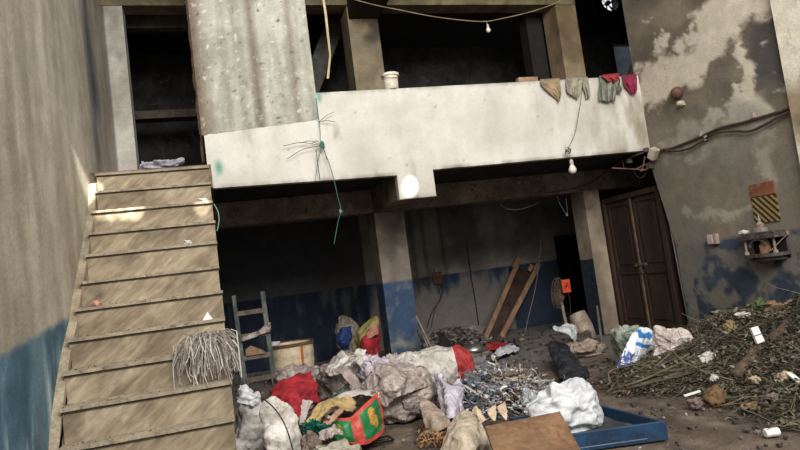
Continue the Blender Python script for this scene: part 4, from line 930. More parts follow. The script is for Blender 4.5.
for k in range(140):
    x = rr.uniform(3.6, 4.8); y = rr.uniform(10.2, 11.4); z = max(0, .3-abs(x-4.2)*.3-abs(y-10.8)*.2)+rr.uniform(0, .1)
    d = Vector((rr.uniform(-1, 1), rr.uniform(-1, 1), rr.uniform(-.3, .4)))*.2; tk.tube([Vector((x, y, z)), Vector((x, y, z))+d*.5+Vector((0, 0, .02)), Vector((x, y, z))+d], rr.uniform(.006, .02), 4, rr.randrange(3))
for k in range(160): rubble(tk, rr.uniform(3.5, 4.9), rr.uniform(10.0, 11.5), rr.uniform(.01, .2), rr.uniform(.02, .07), rr)
solo('dark_debris', 'dark tangle of sticks and broken bits behind the leaning rods', 'debris', tk, dm, kind='stuff')
q = PY(473, 350, 9.6)
bw = thing('metal_bowl', 'overturned shiny steel bowl on grey rags near the foot of the leaning board', 'bowl', (q.x, 9.6, 0))
hb = PY(473, 343, 9.6).z
steel = mat('dull_steel', (186, 182, 178), (150, 146, 142), rough=.3, metal=.85, bump=.05, spec=.5)
part('bowl', MB().lathe([(.20, hb-.13), (.215, hb-.13), (.20, hb-.08), (.15, hb-.02), (.06, hb+.012), (.001, hb+.014)], Matrix.Translation((q.x, 9.6, 0)), 32), steel, bw, smooth=True)
part('foot_ring', MB().lathe([(.06, hb+.005), (.06, hb+.025), (.05, hb+.025), (.05, hb+.005)], Matrix.Translation((q.x, 9.6, 0)), 24), steel, bw)
sack('rag_heap', 'grey-brown crumpled rags under the steel bowl', 'rags', 476, 350, 366, 46, 9.5, mat('grey_brown_rag', crease=0.8, cs=9, c1=(128, 116, 108), c2=(88, 80, 74), scale=7, bump=.6), 55, dep=.6, lump=.5, cr=.05, crs=5)
hang('red cloth strip lying behind the white one before the leaning board', 'cloth', [[(486, 344, 10.2), (497, 342, 10.2), (508, 343, 10.2)], [(484, 350, 9.9), (497, 349, 9.9), (506, 349, 9.95)]], redc, 60, .02, 8, name='cloth_strip')
hang('crumpled white cloth strip on the store floor beyond the steel bowl', 'cloth', [[(490, 356, 9.4), (499, 349, 9.9), (508, 345, 10.0), (519, 348, 10.0)], [(493, 359, 9.2), (502, 354, 9.5), (511, 352, 9.6), (519, 351, 9.8)]], bright, 62, .03, 8, name='cloth_strip')
sack('paper_wad', 'small yellow scrap on the floor by the slanted string', 'scrap', 521, 338, 345, 8, 11.3, mat('yellow_scrap', (196, 170, 40), (150, 128, 40)), 63)
sack('plastic_wad', 'purple-blue crumpled scrap next to the yellow one on the store floor', 'scrap', 534, 337, 347, 15, 11.3, mat('purple_scrap', (62, 56, 100), (44, 42, 76)), 64, dep=.6, lump=.5)

# ------------------------------------------------------------------ sacks in the middle
sack('plastic_sack', 'torn pale plastic with a dark hollow behind the green and red bag', 'plastic', 346, 348, 400, 62, 8.2, clearp, 71, lump=.5, cr=.09, crs=3.2)
hang('crumpled white plastic sheet standing up over the torn pale plastic', 'plastic sheet', [[(325, 372, 7.9), (333, 360, 7.9), (343, 352, 7.9)], [(333, 376, 7.6), (340, 366, 7.6), (350, 357, 7.6)], [(352, 362, 7.7), (356, 354, 7.7), (360, 349, 7.8)], [(362, 368, 7.7), (364, 357, 7.75), (366, 350, 7.8)]], whitewoven, 72, .06, 4.5, name='plastic_sheet', solid=.006)
hang('flat grey-lilac sack piece slanting down to the green bag rim', 'sack piece', [[(334, 370, 7.3), (341, 375, 7.1), (350, 385, 6.9), (361, 395, 6.75)], [(340, 366, 7.4), (348, 368, 7.2), (355, 376, 7.0), (364, 391, 6.85)]], mat('lilac_grey', (160, 144, 138), (130, 114, 108)), 73, .02, 6, name='sack_flap', solid=.012)
sack('plastic_sack', 'white crinkled sack printed faintly in lilac behind the big dusty sack', 'sack', 376, 353, 400, 54, 7.9, mat('printed_white', crease=0.9, cs=10, c1=(206, 196, 200), c2=(150, 138, 148), scale=7, rough=.5, bump=.6, c3=(128, 108, 128)), 74, lump=.5, cr=.08, crs=4)
sack('plastic_sack', 'small white crumpled sack in front of the blue painted pillar', 'sack', 400, 352, 385, 38, 8.6, mat('white_dusty', crease=0.9, cs=9, c1=(190, 182, 172), c2=(150, 140, 132), scale=6, rough=.5, bump=.6), 75, lump=.4, cr=.08, crs=4)
big = sack('plastic_sack', 'big round dusty translucent sack bulging in the middle of the heap', 'sack', 399, 365, 430, 88, 6.9, clearp, 76, dep=.75, lump=.18, cr=.055, crs=3.0, peaks=[((-.2, -.2, 1), .12, 10), ((.5, -.3, .8), .12, 12)], nu=160, nv=100)
hang('loose crumpled film over the crown of the big dusty sack', 'plastic film', [[(361, 384, 6.8), (372, 370, 6.75), (388, 362, 6.8), (408, 361, 6.85)], [(372, 396, 6.6), (384, 386, 6.48), (400, 378, 6.5), (420, 372, 6.7)], [(385, 408, 6.5), (396, 398, 6.42), (412, 392, 6.45), (430, 386, 6.65)]], clearp, 77, .03, 5, name='plastic_film', solid=.006)
# woven sack with red band, lying
A0, B0 = PY(396, 384, 8.1), PY(472, 374, 7.9)
A0.z = B0.z = .27
ws = thing('woven_sack', 'white woven sack with a broad red end lying behind the big dusty sack', 'sack', (2.6, 8.0, 0))
def lying(A, B, r, t0, t1, seed, m_u=70, n_v=70, amp=.03):
    ax = (B-A); L_ = ax.length; ax.normalize(); y = Vector((0, 0, 1)); x = ax.cross(y); vs = []
    for i in range(n_v+1):
        t = t0+(t1-t0)*i/n_v; prof = r*(1-abs(2*t-1)**5*.45)*(1+.08*noise.noise(Vector((t*4, seed, 0))))
        c = A+ax*(t*L_)
        for k in range(m_u):
            a = 2*pi*k/m_u; p = c+x*cos(a)*prof*1.15+y*sin(a)*prof*.92
            p += (p-c).normalized()*amp*ridg(p, 4.5, seed)
            if p.z < .004: p.z = .004
            vs.append(p)
    fs = [(i*m_u+k, i*m_u+(k+1) % m_u, (i+1)*m_u+(k+1) % m_u, (i+1)*m_u+k) for i in range(n_v) for k in range(m_u)]
    fs += [tuple(range(m_u)), tuple(reversed(range(n_v*m_u, (n_v+1)*m_u)))]
    return MB().add(vs, fs)
part('body', lying(A0, B0, .29, -.2, .78, 80), whitewoven, ws, smooth=True)
part('end_band', lying(A0, B0, .292, .77, 1.02, 80), mat('coral_red', (176, 62, 60), (138, 46, 48), rough=.5, bump=.3), ws, 'broad coral red band', smooth=True)
hang('upright lilac-white woven bag pinched at the top in front of the woven sack', 'bag', [[(437, 374, 6.6), (438, 388, 6.5), (440, 404, 6.3), (444, 418, 6.1)], [(441, 376, 6.5), (446, 390, 6.3), (449, 404, 6.1), (452, 420, 5.95)], [(446, 388, 6.5), (453, 392, 6.3), (457, 404, 6.15), (458, 420, 5.95)], [(459, 380, 6.6), (461, 390, 6.5), (461, 404, 6.3), (460, 418, 6.1)]], mat('lilac_woven', crease=0.7, cs=8, c1=(194, 186, 194), c2=(156, 148, 158), rough=.5, bump=.5, bscale=80), 82, .045, 4.5, name='woven_bag', solid=.02)
hang('taupe sack flap with a ragged hem beside the upright lilac bag', 'sack flap', [[(419, 398, 6.4), (421, 410, 6.1), (426, 428, 5.9), (431, 436, 5.8)], [(427, 400, 6.3), (431, 412, 6.0), (436, 425, 5.8), (441, 432, 5.7)], [(438, 409, 6.25), (443, 414, 6.0), (448, 420, 5.8), (452, 426, 5.75)]], taupe, 83, .02, 4, name='sack_flap', solid=.012)
sack('cloth_wad', 'pink and red scrap of cloth peeping between the big sack and the lilac bag', 'cloth', 432, 397, 408, 17, 6.75, mat('pink_red', (214, 84, 110), (190, 170, 176), scale=14), 84, lump=.5)
hang('ivory sack standing like a tent at the bottom edge beside the brown board', 'sack', [[(461, 411, 5.6), (453, 422, 5.45), (447, 436, 5.3), (442, 454, 5.15)], [(463, 410, 5.55), (462, 422, 5.25), (460, 438, 5.05), (458, 458, 4.95)], [(465, 411, 5.55), (473, 422, 5.2), (477, 438, 5.0), (478, 458, 4.95)], [(466, 412, 5.6), (480, 422, 5.35), (488, 436, 5.2), (493, 452, 5.15)]], mat('ivory_sack', crease=0.7, cs=7, c1=(184, 170, 150), c2=(142, 128, 110), scale=3, rough=.5, bump=.5, bscale=30), 85, .03, 4, name='woven_sack', solid=.02)
hang('curled cream peel of cardboard standing over the ivory sack', 'cardboard', [[(472, 410, 5.7), (475, 418, 5.6), (481, 424, 5.5)], [(476, 406, 5.7), (479, 415, 5.55), (485, 421, 5.5)], [(481, 412, 5.75), (482, 417, 5.65), (485, 420, 5.6)]], mat('cream_peel', (206, 186, 160), (176, 154, 128)), 86, .015, 9, name='cardboard_peel', solid=.006)
# dark glossy straw at sack foot
st_m = MB()
for k in range(260):
    q = PZ(rr.uniform(418, 452), rr.uniform(430, 448)); d = Vector((rr.uniform(-1, 1), rr.uniform(-1, 1), rr.uniform(-.1, .5)))*rr.uniform(.04, .13)
    z = rr.uniform(0, .07); p = Vector((q.x, q.y, z)); st_m.tube([p, p+d*.5+Vector((0, 0, .02)), p+d], rr.uniform(.003, .008), 4, rr.randrange(3))
solo('brown_straw', 'rust brown straw and shavings on the ground under the taupe flap', 'straw', st_m, [mat('rust_straw', (168, 104, 64), (120, 76, 50)), mat('tan_straw', (190, 150, 108), (150, 114, 80)), dm[2]], kind='stuff')
# red cloth
hang('bright red cloth thrown over the sacks next to the ladder', 'cloth', [[(271, 392, 7.2), (277, 400, 6.8), (284, 410, 6.6), (290, 417, 6.5)], [(281, 381, 7.3), (287, 391, 6.7), (292, 405, 6.4), (296, 420, 6.35)], [(296, 378, 7.4), (298, 388, 6.8), (300, 399, 6.55), (306, 408, 6.5)], [(311, 373, 7.6), (313, 384, 7.1), (316, 394, 6.9), (321, 401, 6.8)]], redc, 90, .06, 3.6, name='red_cloth', solid=.03)
sack('plastic_sack', 'wide pale dusty sack under the cream tub behind the red cloth', 'sack', 300, 363, 400, 62, 8.6, clearp, 91, dep=.7, lump=.35, cr=.06, crs=3.5)
hang('grey plastic strip standing upright before the red cloth', 'plastic', [[(303, 400, 6.5), (300, 412, 6.4), (299, 425, 6.3)], [(312, 402, 6.5), (307, 414, 6.4), (304, 427, 6.3)]], mat('greyplastic', (176, 164, 158), (150, 138, 132), rough=.4), 92, .02, 7, name='plastic_strip', solid=.008)
# white sacks by the stair
sack('woven_sack', 'cream-white tied sack slumped against the side of the stairs', 'sack', 252, 391, 455, 40, 6.6, whitewoven, 95, dep=.55, lump=.22, cr=.06, crs=2.6, power=.7, peaks=[((.2, -.2, 1), .25, 8)], nu=130, nv=90)
sack('woven_sack', 'long white printed sack with a dark seam leaning before the tied sack', 'sack', 281, 396, 455, 44, 6.1, whitewoven, 97, dep=.5, lump=.2, cr=.05, crs=2.6, power=.7, peaks=[((-.5, 0, 1), .4, 6)], nu=130, nv=90)
solo('sack_seam', 'dark stitched cord running down the long white printed sack', 'seam', wire([PY(x, y, Y) for x, y, Y in ((262, 398, 5.85), (271, 405, 5.72), (280, 416, 5.66), (287, 430, 5.62), (293, 450, 5.6))], .006, 30, 4), blk)
kn_ = blob(PY(247, 397, 6.2), (.10, .08, .075), seed=98, lump=.4, cr=.02, crs=6, tilt=(0, .6)); solo('white_bundle', 'smooth white foam-like bundle on top of the cream-white tied sack', 'bundle', kn_, bright, smooth=True)
sack('grey_sack', 'dusty grey-green sack lying low at the bottom edge before the green bag', 'sack', 334, 438, 462, 56, 5.2, mat('greygreen_sack', crease=0.7, cs=8, c1=(170, 164, 146), c2=(132, 124, 108), scale=4, rough=.5, bump=.5), 100, dep=.6, lump=.3, cr=.03, crs=4)
hang('pale twisted neck of torn plastic on the grey-green sack', 'plastic', [[(318, 432, 5.4), (326, 428, 5.35), (334, 424, 5.35), (340, 430, 5.3)], [(320, 441, 5.2), (329, 436, 5.15), (337, 434, 5.15), (343, 436, 5.15)]], clearp, 101, .04, 6, name='plastic_sheet', solid=.008)
sack('rag_heap', 'brown crumpled rag between the white printed sack and the grey-green sack', 'rags', 312, 430, 460, 26, 5.6, mat('brown_rag', crease=0.8, cs=9, c1=(140, 122, 108), c2=(96, 84, 74), scale=7, bump=.6), 102, dep=.6, lump=.5, cr=.04, crs=6)

# ------------------------------------------------------------------ green and red bag
gb = thing('shopping_bag', 'open green and red printed bag with a mustard cloth spilling out of it', 'bag', (1.1, 6.0, 0))
def _bagcol(N, L, tc):
    s = N.new('ShaderNodeTexCoord'); u = N.new('ShaderNodeAttribute'); u.attribute_name = 'tint'; return u.outputs['Color']
bagm = tex_mat('bag_print', _bagcol, .45, .4)
rows = pxs([[(320, 411, 6.2), (322, 417, 6.15), (325, 424, 6.1), (328, 431, 6.05)], [(333, 417, 6.0), (334, 424, 5.93), (335, 432, 5.9), (338, 440, 5.9)], [(348, 418, 5.9), (350, 426, 5.82), (352, 436, 5.8), (355, 444, 5.8)],
             [(358, 411, 5.9), (361, 421, 5.82), (364, 432, 5.8), (367, 444, 5.8)], [(367, 402, 6.0), (371, 412, 5.92), (375, 424, 5.9), (379, 437, 5.9)], [(378, 392, 6.2), (380, 402, 6.15), (383, 415, 6.1), (384, 430, 6.1)]])
nu_, nv_ = 90, 60; sb_ = sheet(rows, nu_, nv_, .016, 6, 5, edge=0); cs = []
G_, Rr, Wh, Yl, Or = lin((40, 118, 68)), lin((196, 76, 66)), lin((226, 220, 206)), lin((190, 164, 66)), lin((190, 90, 60))
for i in range(nu_+1):
    for j in range(nv_+1):
        u, v = j/nv_, i/nu_; c = G_
        if .43 < u < .60: c = Rr
        if v < .14 or v > .90: c = Rr
        if u > .965: c = Rr
        if u < .10 and v > .25: c = Rr
        if math.hypot((u-.79)/.05, (v-.36)/.16) < 1 or math.hypot((u-.83)/.05, (v-.62)/.16) < 1 or math.hypot((u-.77)/.03, (v-.55)/.1) < 1: c = mixc(Yl, Or, noise.noise(Vector((u*30, v*20, 0)))+.4)
        if math.hypot((u-.25)/.06, (v-.5)/.2) < 1: c = mixc(G_, Yl, .4+noise.noise(Vector((u*40, v*20, 0))))
        if u < .22 and v < .2: c = Wh
        cs.append(tuple(x*(.85+.3*noise.noise(Vector((u*7, v*7, 3)))) for x in c))
part('front', sb_, bagm, gb, 'green side with red straps and a yellow printed motif', smooth=True, solid=.006, colors=cs)
bkr = pxs([[(320, 411, 6.2), (322, 418, 6.25), (325, 430, 6.2)], [(334, 398, 6.6), (335, 410, 6.7), (337, 425, 6.6)], [(352, 391, 6.8), (353, 404, 6.85), (356, 420, 6.8)], [(367, 389, 6.7), (369, 402, 6.75), (372, 420, 6.7)], [(378, 392, 6.2), (381, 406, 6.2), (384, 428, 6.15)]])
part('back', sheet(bkr, 60, 30, .02, 5, 6), mat('bag_inside', (196, 186, 170), (160, 148, 134), rough=.5), gb, 'pale inner side', smooth=True, solid=.006)
part('rim_fold', sheet(pxs([[(334, 398, 6.55), (345, 392, 6.7), (358, 390, 6.75), (370, 390, 6.6), (378, 392, 6.2)], [(336, 402, 6.4), (346, 397, 6.5), (359, 395, 6.5), (369, 395, 6.4), (377, 397, 6.15)]]), 12, 60, .015, 8, 7), mat('rim_white', (216, 208, 200), (180, 170, 162), rough=.45), gb, smooth=True, solid=.006)
part('inside_bottom', sheet(pxs([[(324, 420, 6.15), (340, 428, 6.0), (362, 425, 5.95), (380, 412, 6.15)], [(330, 412, 6.4), (345, 408, 6.6), (362, 404, 6.65), (380, 404, 6.25)]]), 20, 30, .02, 6, 8), mat('bag_dark', (60, 52, 46), (42, 36, 32)), gb, smooth=True)
hang('mustard cloth spilling from the open green and red bag to the ground', 'cloth', [[(303, 428, 5.9), (312, 413, 6.05), (323, 402, 6.2), (338, 397, 6.3), (352, 400, 6.3)], [(310, 432, 5.8), (319, 418, 5.95), (328, 407, 6.05), (341, 402, 6.15), (355, 408, 6.15)], [(316, 426, 5.85), (323, 415, 5.98), (331, 408, 6.02), (342, 407, 6.05), (352, 411, 6.05)]], yel, 105, .035, 6, name='mustard_cloth', solid=.02)
hang('brown cardboard strip slanting across the front of the green bag', 'cardboard', [[(318, 427, 5.75), (326, 421, 5.75), (336, 411, 5.85), (342, 407, 5.95)], [(322, 430, 5.7), (330, 424, 5.7), (339, 415, 5.8), (344, 410, 5.92)]], mat('strap_brown', (172, 132, 108), (140, 104, 84)), 106, .008, 6, name='cardboard_strip', solid=.01)
tn = MB(); rr = random.Random(21)
for k in range(160):
    q = PY(rr.uniform(306, 331), 0, 5.8); cx = rr.uniform(306, 331); q = PY(cx, rr.gauss(429, 3.5)+(cx-318)*.1, 5.7+rr.uniform(-.08, .08))
    d = Vector((rr.uniform(-1, 1), rr.uniform(-1, .3), rr.uniform(-.8, .8))).normalized()*rr.uniform(.03, .07); e = d.orthogonal().normalized()*.007
    tn.add([q-d-e, q-d+e, q+d+e, q+d-e], [(0, 1, 2, 3)])
solo('tinsel', 'shiny teal green tinsel strand below the green bag', 'tinsel', tn, mat('teal_foil', (30, 120, 100), (20, 84, 74), rough=.2, metal=.7, bump=0, spec=.8))
fr = MB()
q1, q2, q3 = PZ(362, 447), PZ(392, 440), PZ(395, 445)
for a_, b2 in ((PZ(360, 445), PZ(388, 438)), (PZ(388, 438), PZ(394, 442)), (PZ(394, 442), PZ(366, 449))): fr.bar(a_+Vector((0, 0, .02)), b2+Vector((0, 0, .02)), .02, .015)
solo('bent_strip', 'thin dark bent metal strip on the ground right of the green bag', 'strip', fr, metal_dk)
sack('green_wad', 'dark green plastic wad tucked behind the pale rim of the printed bag', 'plastic', 340, 387, 396, 22, 7.0, mat('deep_green', (30, 90, 66), (24, 64, 50), rough=.4), 107, lump=.5)

# ------------------------------------------------------------------ big white sack, board, tray
sack('white_sack', 'largest clean white crumpled sack sitting beyond the blue tray', 'sack', 565, 377, 432, 78, 5.05, bright, 110, dep=.75, lump=.28, cr=.05, crs=3.4, power=.75, nu=170, nv=110, peaks=[((.7, 0, .6), .12, 8), ((-.8, 0, .1), .15, 6)])
sack('clear_wad', 'thin clear plastic crumpled against the side of the largest white sack', 'plastic', 532, 387, 425, 22, 5.7, mat('clearish', crease=0.8, cs=10, c1=(170, 170, 170), c2=(120, 124, 128), rough=.3, spec=.5, bump=.6), 111, dep=.6, lump=.5, cr=.05, crs=6)
P_ = [PY(485, 426, 4.85), PY(560, 411, 4.8), PY(582, 452, 4.3), PY(500, 470, 4.2)]
brd2 = MB().prism(P_, (.0, .012, -.03))
solo('wooden_board', 'square brown plywood board propped at the bottom edge between sack and tray', 'board', brd2, mat('brown_ply', (128, 98, 72), (96, 71, 52), scale=2.4, rough=.6, bump=.2, bscale=14, c3=(104, 70, 48)), bevel=.004)
HT = .15
C_ = PZ(666, 421, HT); F0 = PZ(572, 434, HT); B0_ = PZ(600, 404.5, HT)
for p in (C_, F0, B0_): p.z = 0
T0 = F0; ux = (C_-F0); Wt = ux.length; ux.normalize(); vy = (B0_-C_); Dt = min(vy.length, 1.0); vy.normalize(); T0 = F0-ux*.1; Wt += .1
tr = thing('blue_tray', 'blue painted metal tray with a dark dirty bed beside the brown board', 'tray', tuple(C_))
bl = mat('tray_blue', (36, 64, 92), (28, 48, 70), scale=4, rough=.5, bump=.2, c3=(60, 62, 66)); ht = HT
def tb_(a0, a1, b0, b1, z0, z1): return [T0+ux*a+vy*b+Vector((0, 0, z)) for z in (z0, z1) for a, b in ((a0, b0), (a1, b0), (a1, b1), (a0, b1))]
part('front_rim', MB().hexa(tb_(0, Wt, 0, .03, 0, ht)), bl, tr, bevel=.006)
part('back_rim', MB().hexa(tb_(0, Wt, Dt-.03, Dt, 0, ht)), bl, tr, bevel=.006)
part('end_rim', MB().hexa(tb_(Wt-.03, Wt, .03, Dt-.03, 0, ht)), bl, tr, bevel=.006); part('end_rim', MB().hexa(tb_(0, .03, .03, Dt-.03, 0, ht)), bl, tr, bevel=.006)
bedm = MB(); N_ = 24; vs = []
for i in range(N_+1):
    for j in range(N_+1):
        a = .03+(Wt-.06)*i/N_; b = .03+(Dt-.06)*j/N_; p = T0+ux*a+vy*b; p.z = .055+.012*noise.noise(p*7); vs.append(p)
bedm.add(vs, [(i*(N_+1)+j, (i+1)*(N_+1)+j, (i+1)*(N_+1)+j+1, i*(N_+1)+j+1) for i in range(N_) for j in range(N_)])
part('bed', bedm, mat('dirty_bed', (70, 68, 66), (48, 48, 50), scale=6, bump=.6), tr, 'dark grime-covered bed')
part('scratch_line', MB().hexa(tb_(.1, Wt*.8, -.003, .0, .03, .036)), mat('pale_scratch', (120, 130, 140), (100, 112, 124), bump=0), tr)
# ------------------------------------------------------------------ garden waste heap against the stained wall
XB = [(2.8, 4.7), (3.4, 4.35), (3.99, 4.15), (4.49, 4.22), (4.9, 4.45), (5.31, 4.5), (5.82, 4.05), (6.3, 4.0), (6.7, 4.3), (7.16, 5.0), (7.6, 5.7), (8.1, 6.4), (8.6, 6.95)]
def xb(y):
    if y <= XB[0][0]: return XB[0][1]
    for (a, b), (c, d) in zip(XB, XB[1:]):
        if y <= c: return b+(d-b)*(y-a)/(c-a)
    return 7.2
def hh(x, y):
    d = x-xb(y)
    if d <= 0: return 0
    end = max(0, min(1, (8.5-y)/1.2))
    h = (.16*(1-math.exp(-d*2.5))+.155*d*min(1, d/1.6))*(.45+.55*end)
    return h*(1+.5*noise.noise(Vector((x*1.6, y*1.6, 0))))+.05*max(0, noise.noise(Vector((x*5, y*5, 2))))*min(1, d*3)
hm = [mat('humus_dark', (66, 58, 48), (44, 38, 32), scale=9, bump=.8, bd=.03), mat('twig_dark', (66, 59, 50), (46, 41, 35), bump=0), mat('twig_grey', (92, 86, 74), (66, 62, 53), bump=0), mat('twig_tan', (124, 110, 86), (92, 82, 64), bump=0),
      mat('leaf_green', (88, 92, 70), (58, 64, 49), bump=0, rough=.7), mat('leaf_dry', (108, 98, 78), (78, 70, 56), bump=0, rough=.7), mat('leaf_pale', (136, 131, 116), (106, 102, 90), bump=0, rough=.6), mat('leaf_brown', (96, 76, 58), (70, 56, 44), bump=0)]
hp = MB(); nx, ny = 90, 130; x0_, x1_, y0_, y1_ = 3.9, 6.9, 2.8, 8.4; vs = []
for i in range(nx+1):
    for j in range(ny+1):
        x = x0_+(x1_-x0_)*i/nx; y = y0_+(y1_-y0_)*j/ny; h = hh(x, y); vs.append((x, y, h-.03+.03*noise.noise(Vector((x*9, y*9, 0))) if h > 0 else -.06))
hp.add(vs, [(i*(ny+1)+j, (i+1)*(ny+1)+j, (i+1)*(ny+1)+j+1, i*(ny+1)+j+1) for i in range(nx) for j in range(ny)], 0)
rr = random.Random(77)
def twig(mb, x, y, L_, r, mi, lift=.5, dirn=None):
    z = hh(x, y)+rr.uniform(-.01, .05)
    a = dirn if dirn is not None else rr.uniform(0, 2*pi); d = Vector((cos(a), sin(a), 0)); p = Vector((x, y, z)); pts = [p]; k = 4
    for s in range(k):
        d = (d+Vector((rr.gauss(0, .28), rr.gauss(0, .28), rr.gauss(0, .2)))).normalized(); q = pts[-1]+d*L_/k
        q.x = min(q.x, 6.89); zz = hh(q.x, q.y)+.005
        q.z = max(zz, q.z if rr.random() < lift else (q.z+zz)/2); pts.append(q)
    mb.tube(pts, [r*(1-.15*s) for s in range(k+1)], 3, mi, cap=False)
def leaf(mb, x, y, z, s, mi):
    n = Vector((rr.gauss(0, .7), rr.gauss(0, .7), 1)).normalized(); u = n.orthogonal().normalized(); a = rr.uniform(0, 6.3); u = (Matrix.Rotation(a, 3, n) @ u); v = n.cross(u)
    p = Vector((x, y, z)); w = s*rr.uniform(.3, .55)
    mb.add([p-u*s, p-v*w+n*s*.25, p+v*w+n*s*.25, p+u*s+n*s*rr.uniform(-.3, .3)], [(0, 1, 2), (1, 3, 2)], mi)
def rpos():
    while True:
        y = rr.uniform(2.9, 8.5); x = rr.uniform(3.9, 6.88)
        d = x-xb(y)
        if d > -.06 and rr.random() < .75+.25*min(1, d): return x, y
for k in range(7500):
    x, y = rpos(); twig(hp, x, y, rr.uniform(.1, .42), rr.choice([.002, .003, .004, .005, .007]), rr.choice([1, 1, 1, 1, 2, 2, 3]))
for k in range(260):
    x, y = rpos(); twig(hp, x, y, rr.uniform(.5, 1.0), rr.choice([.005, .007, .010]), rr.choice([1, 2, 2, 3]), .6)
for k in range(15000):
    x, y = rpos(); leaf(hp, x, y, hh(x, y)+rr.uniform(.0, .07), rr.uniform(.014, .04), rr.choice([4, 4, 5, 5, 5, 6, 7, 7, 1]))
for k in range(700):   # ridge against the wall: bigger leaves and pale stems
    y = rr.uniform(5.4, 8.2); x = rr.uniform(6.0, 6.85); leaf(hp, x, y, hh(x, y)+rr.uniform(.02, .1), rr.uniform(.03, .07), rr.choice([4, 5, 6, 5]))
solo('garden_waste_heap', 'long low heap of dead twigs, vines and leaves piled against the stained wall', 'garden waste', hp, hm, kind='stuff')
fan_ = MB()   # long vine stems sweeping off the near side of the heap
for k in range(120):
    p = PZ(rr.uniform(655, 720), rr.uniform(362, 378), .12); e = PZ(rr.uniform(604, 640), rr.uniform(380, 393), .03)
    m_ = (p+e)/2+Vector((rr.gauss(0, .12), rr.gauss(0, .12), rr.uniform(.02, .12)))
    p.z = hh(p.x, p.y)+.06; e.z = max(.02, hh(e.x, e.y)+.02); fan_.tube(spline([p, m_, e], 8), rr.choice([.005, .007, .010]), 4, rr.randrange(3), cap=False)
solo('vine_stems', 'swept bunch of long grey vine stems trailing off the heap towards the yard', 'stems', fan_, [hm[1], hm[2], hm[3]], kind='stuff')
# log
def OH(x, y, up_=.04):
    d = ray(x, y); t = 2.
    while t < 12:
        p = CAM+d*t
        if p.z < hh(p.x, p.y)+up_: return p
        t += .01
    return p
l0, l1 = OH(736, 376, .03), PX(803, 305, 6.75)
lg = [l0+(l1-l0)*(k/4)+Vector((0, 0, .03*sin(k*1.9))) for k in range(5)]
lm_ = MB().tube(spline(lg, 30), [.055-.008*(i/30)+.003*sin(i*.9) for i in range(31)], 12)
solo('branch_log', 'thick brown branch lying slantwise across the garden waste heap', 'log', lm_, mat('bark_brown', (104, 84, 68), (68, 56, 47), scale=7, bump=.9, bscale=20, bd=.02), smooth=True)
whitefoam = mat('white_foam', (232, 230, 222), (212, 208, 198), bump=.1, fine=.05)
fY = OH(761, 346).y
a_, b2, c2, d2 = [PY(*t) for t in ((751, 328, fY+.1), (758, 326, fY+.1), (765, 341, fY-.02), (758, 344, fY-.02))]
fb = MB().prism([a_, b2, c2, d2], (.02, .05, -.01)); t = thing('foam_block', 'white rectangular foam block tied with a thin band standing on the heap', 'foam block', tuple((a_+c2)/2-Vector((0, 0, .1))))
part('block', fb, whitefoam, t, bevel=.004)
m1, m2 = (a_+d2)/2, (b2+c2)/2; part('band', MB().bar(m1+Vector((-.005, -.006, 0)), m2+Vector((.005, -.006, 0)), .008, .006), metal_dk, t)
q = PY(772, 434, 3.95); Mf_ = Matrix.Translation((q.x, q.y, .036)) @ Matrix.Rotation(radians(-16), 4, 'Z') @ Matrix.Rotation(pi/2, 4, 'Y')
solo('foam_roll', 'small white foam cylinder lying on the bare ground below the heap', 'foam', MB().lathe([(.001, -.054), (.028, -.054), (.033, -.048), (.033, .048), (.028, .054), (.001, .054)], Mf_, 22), whitefoam)
q0, q1 = PY(684, 396, 5.15), PY(700, 391, 5.1)
solo('white_strip', 'short white plastic strip lying on the near foot of the heap', 'strip', MB().bar(Vector((q0.x, q0.y, max(q0.z, .06))), Vector((q1.x, q1.y, max(q1.z, .09))), .035, .012), whitefoam)
q0, q1 = PY(789, 373, 4.7), PY(803, 385, 4.5)
solo('white_strip', 'white board offcut sticking out of the heap at the picture edge', 'strip', MB().bar(q0, q1, .05, .02), whitefoam, bevel=.003)
def lump(name, label, cat, x, y, Y, w, h, m, seed, yy=None, **k):
    q = OH(x, y+h*.3, .03) if Y != 6.6 and Y != 8.6 and PZ(x, y+h*.3).x > 3.9 else PY(x, y, Y)
    if PZ(x, y+h*.3).x > 3.9 and Y not in (6.6, 8.6): q = PY(x, y, q.y)
    if yy: q = PY(x, y, yy+.5)
    dist = (q-CAM).dot(fw); rx = w/2*dist/F; rz = h/2*dist/F
    kk = dict(lump=.5, cr=rx*.16, crs=.8/rx, nu=60, nv=40); kk.update(k)
    return solo(name, label, cat, blob(q, (rx, rx*.8, rz), seed=seed, **kk), m, smooth=True)
lump('paper_ball', 'crumpled ochre brown paper ball at the near foot of the heap', 'paper', 715, 397, 5.0, 18, 18, mat('ochre_paper', (112, 88, 60), (76, 60, 44), scale=6), 201)
lump('plastic_bag', 'salmon pink-white crumpled wrapper near the ochre paper ball', 'wrapper', 696, 403, 5.0, 12, 9, mat('pinkish', (120, 102, 95), (88, 76, 71)), 202)
lump('plastic_wad', 'pale round wad above the ochre paper ball on the heap', 'plastic', 714, 378, 5.5, 7, 7, mat('offwhite', (0, 0, 0)), 203)
lump('plastic_wad', 'flat tan wad half buried at the heap foot nearest the viewer', 'plastic', 750, 406, 4.6, 17, 6, mat('tan_wad', (116, 98, 72), (86, 72, 54)), 204)
lump('plastic_wad', 'small pale crumpled wad beside the branch end', 'plastic', 755, 380, 5.2, 9, 6, mat('tan_pale', (180, 160, 132), (140, 124, 104)), 205)
lump('plastic_wad', 'dusty pink wad in the dark twigs below the white board offcut', 'plastic', 772, 397, 4.6, 10, 7, mat('pinkish', (0, 0, 0)), 206)
lump('plastic_wad', 'beige torn wad beside the white board offcut', 'plastic', 784, 377, 4.8, 11, 10, mat('tan_pale', (0, 0, 0)), 207)
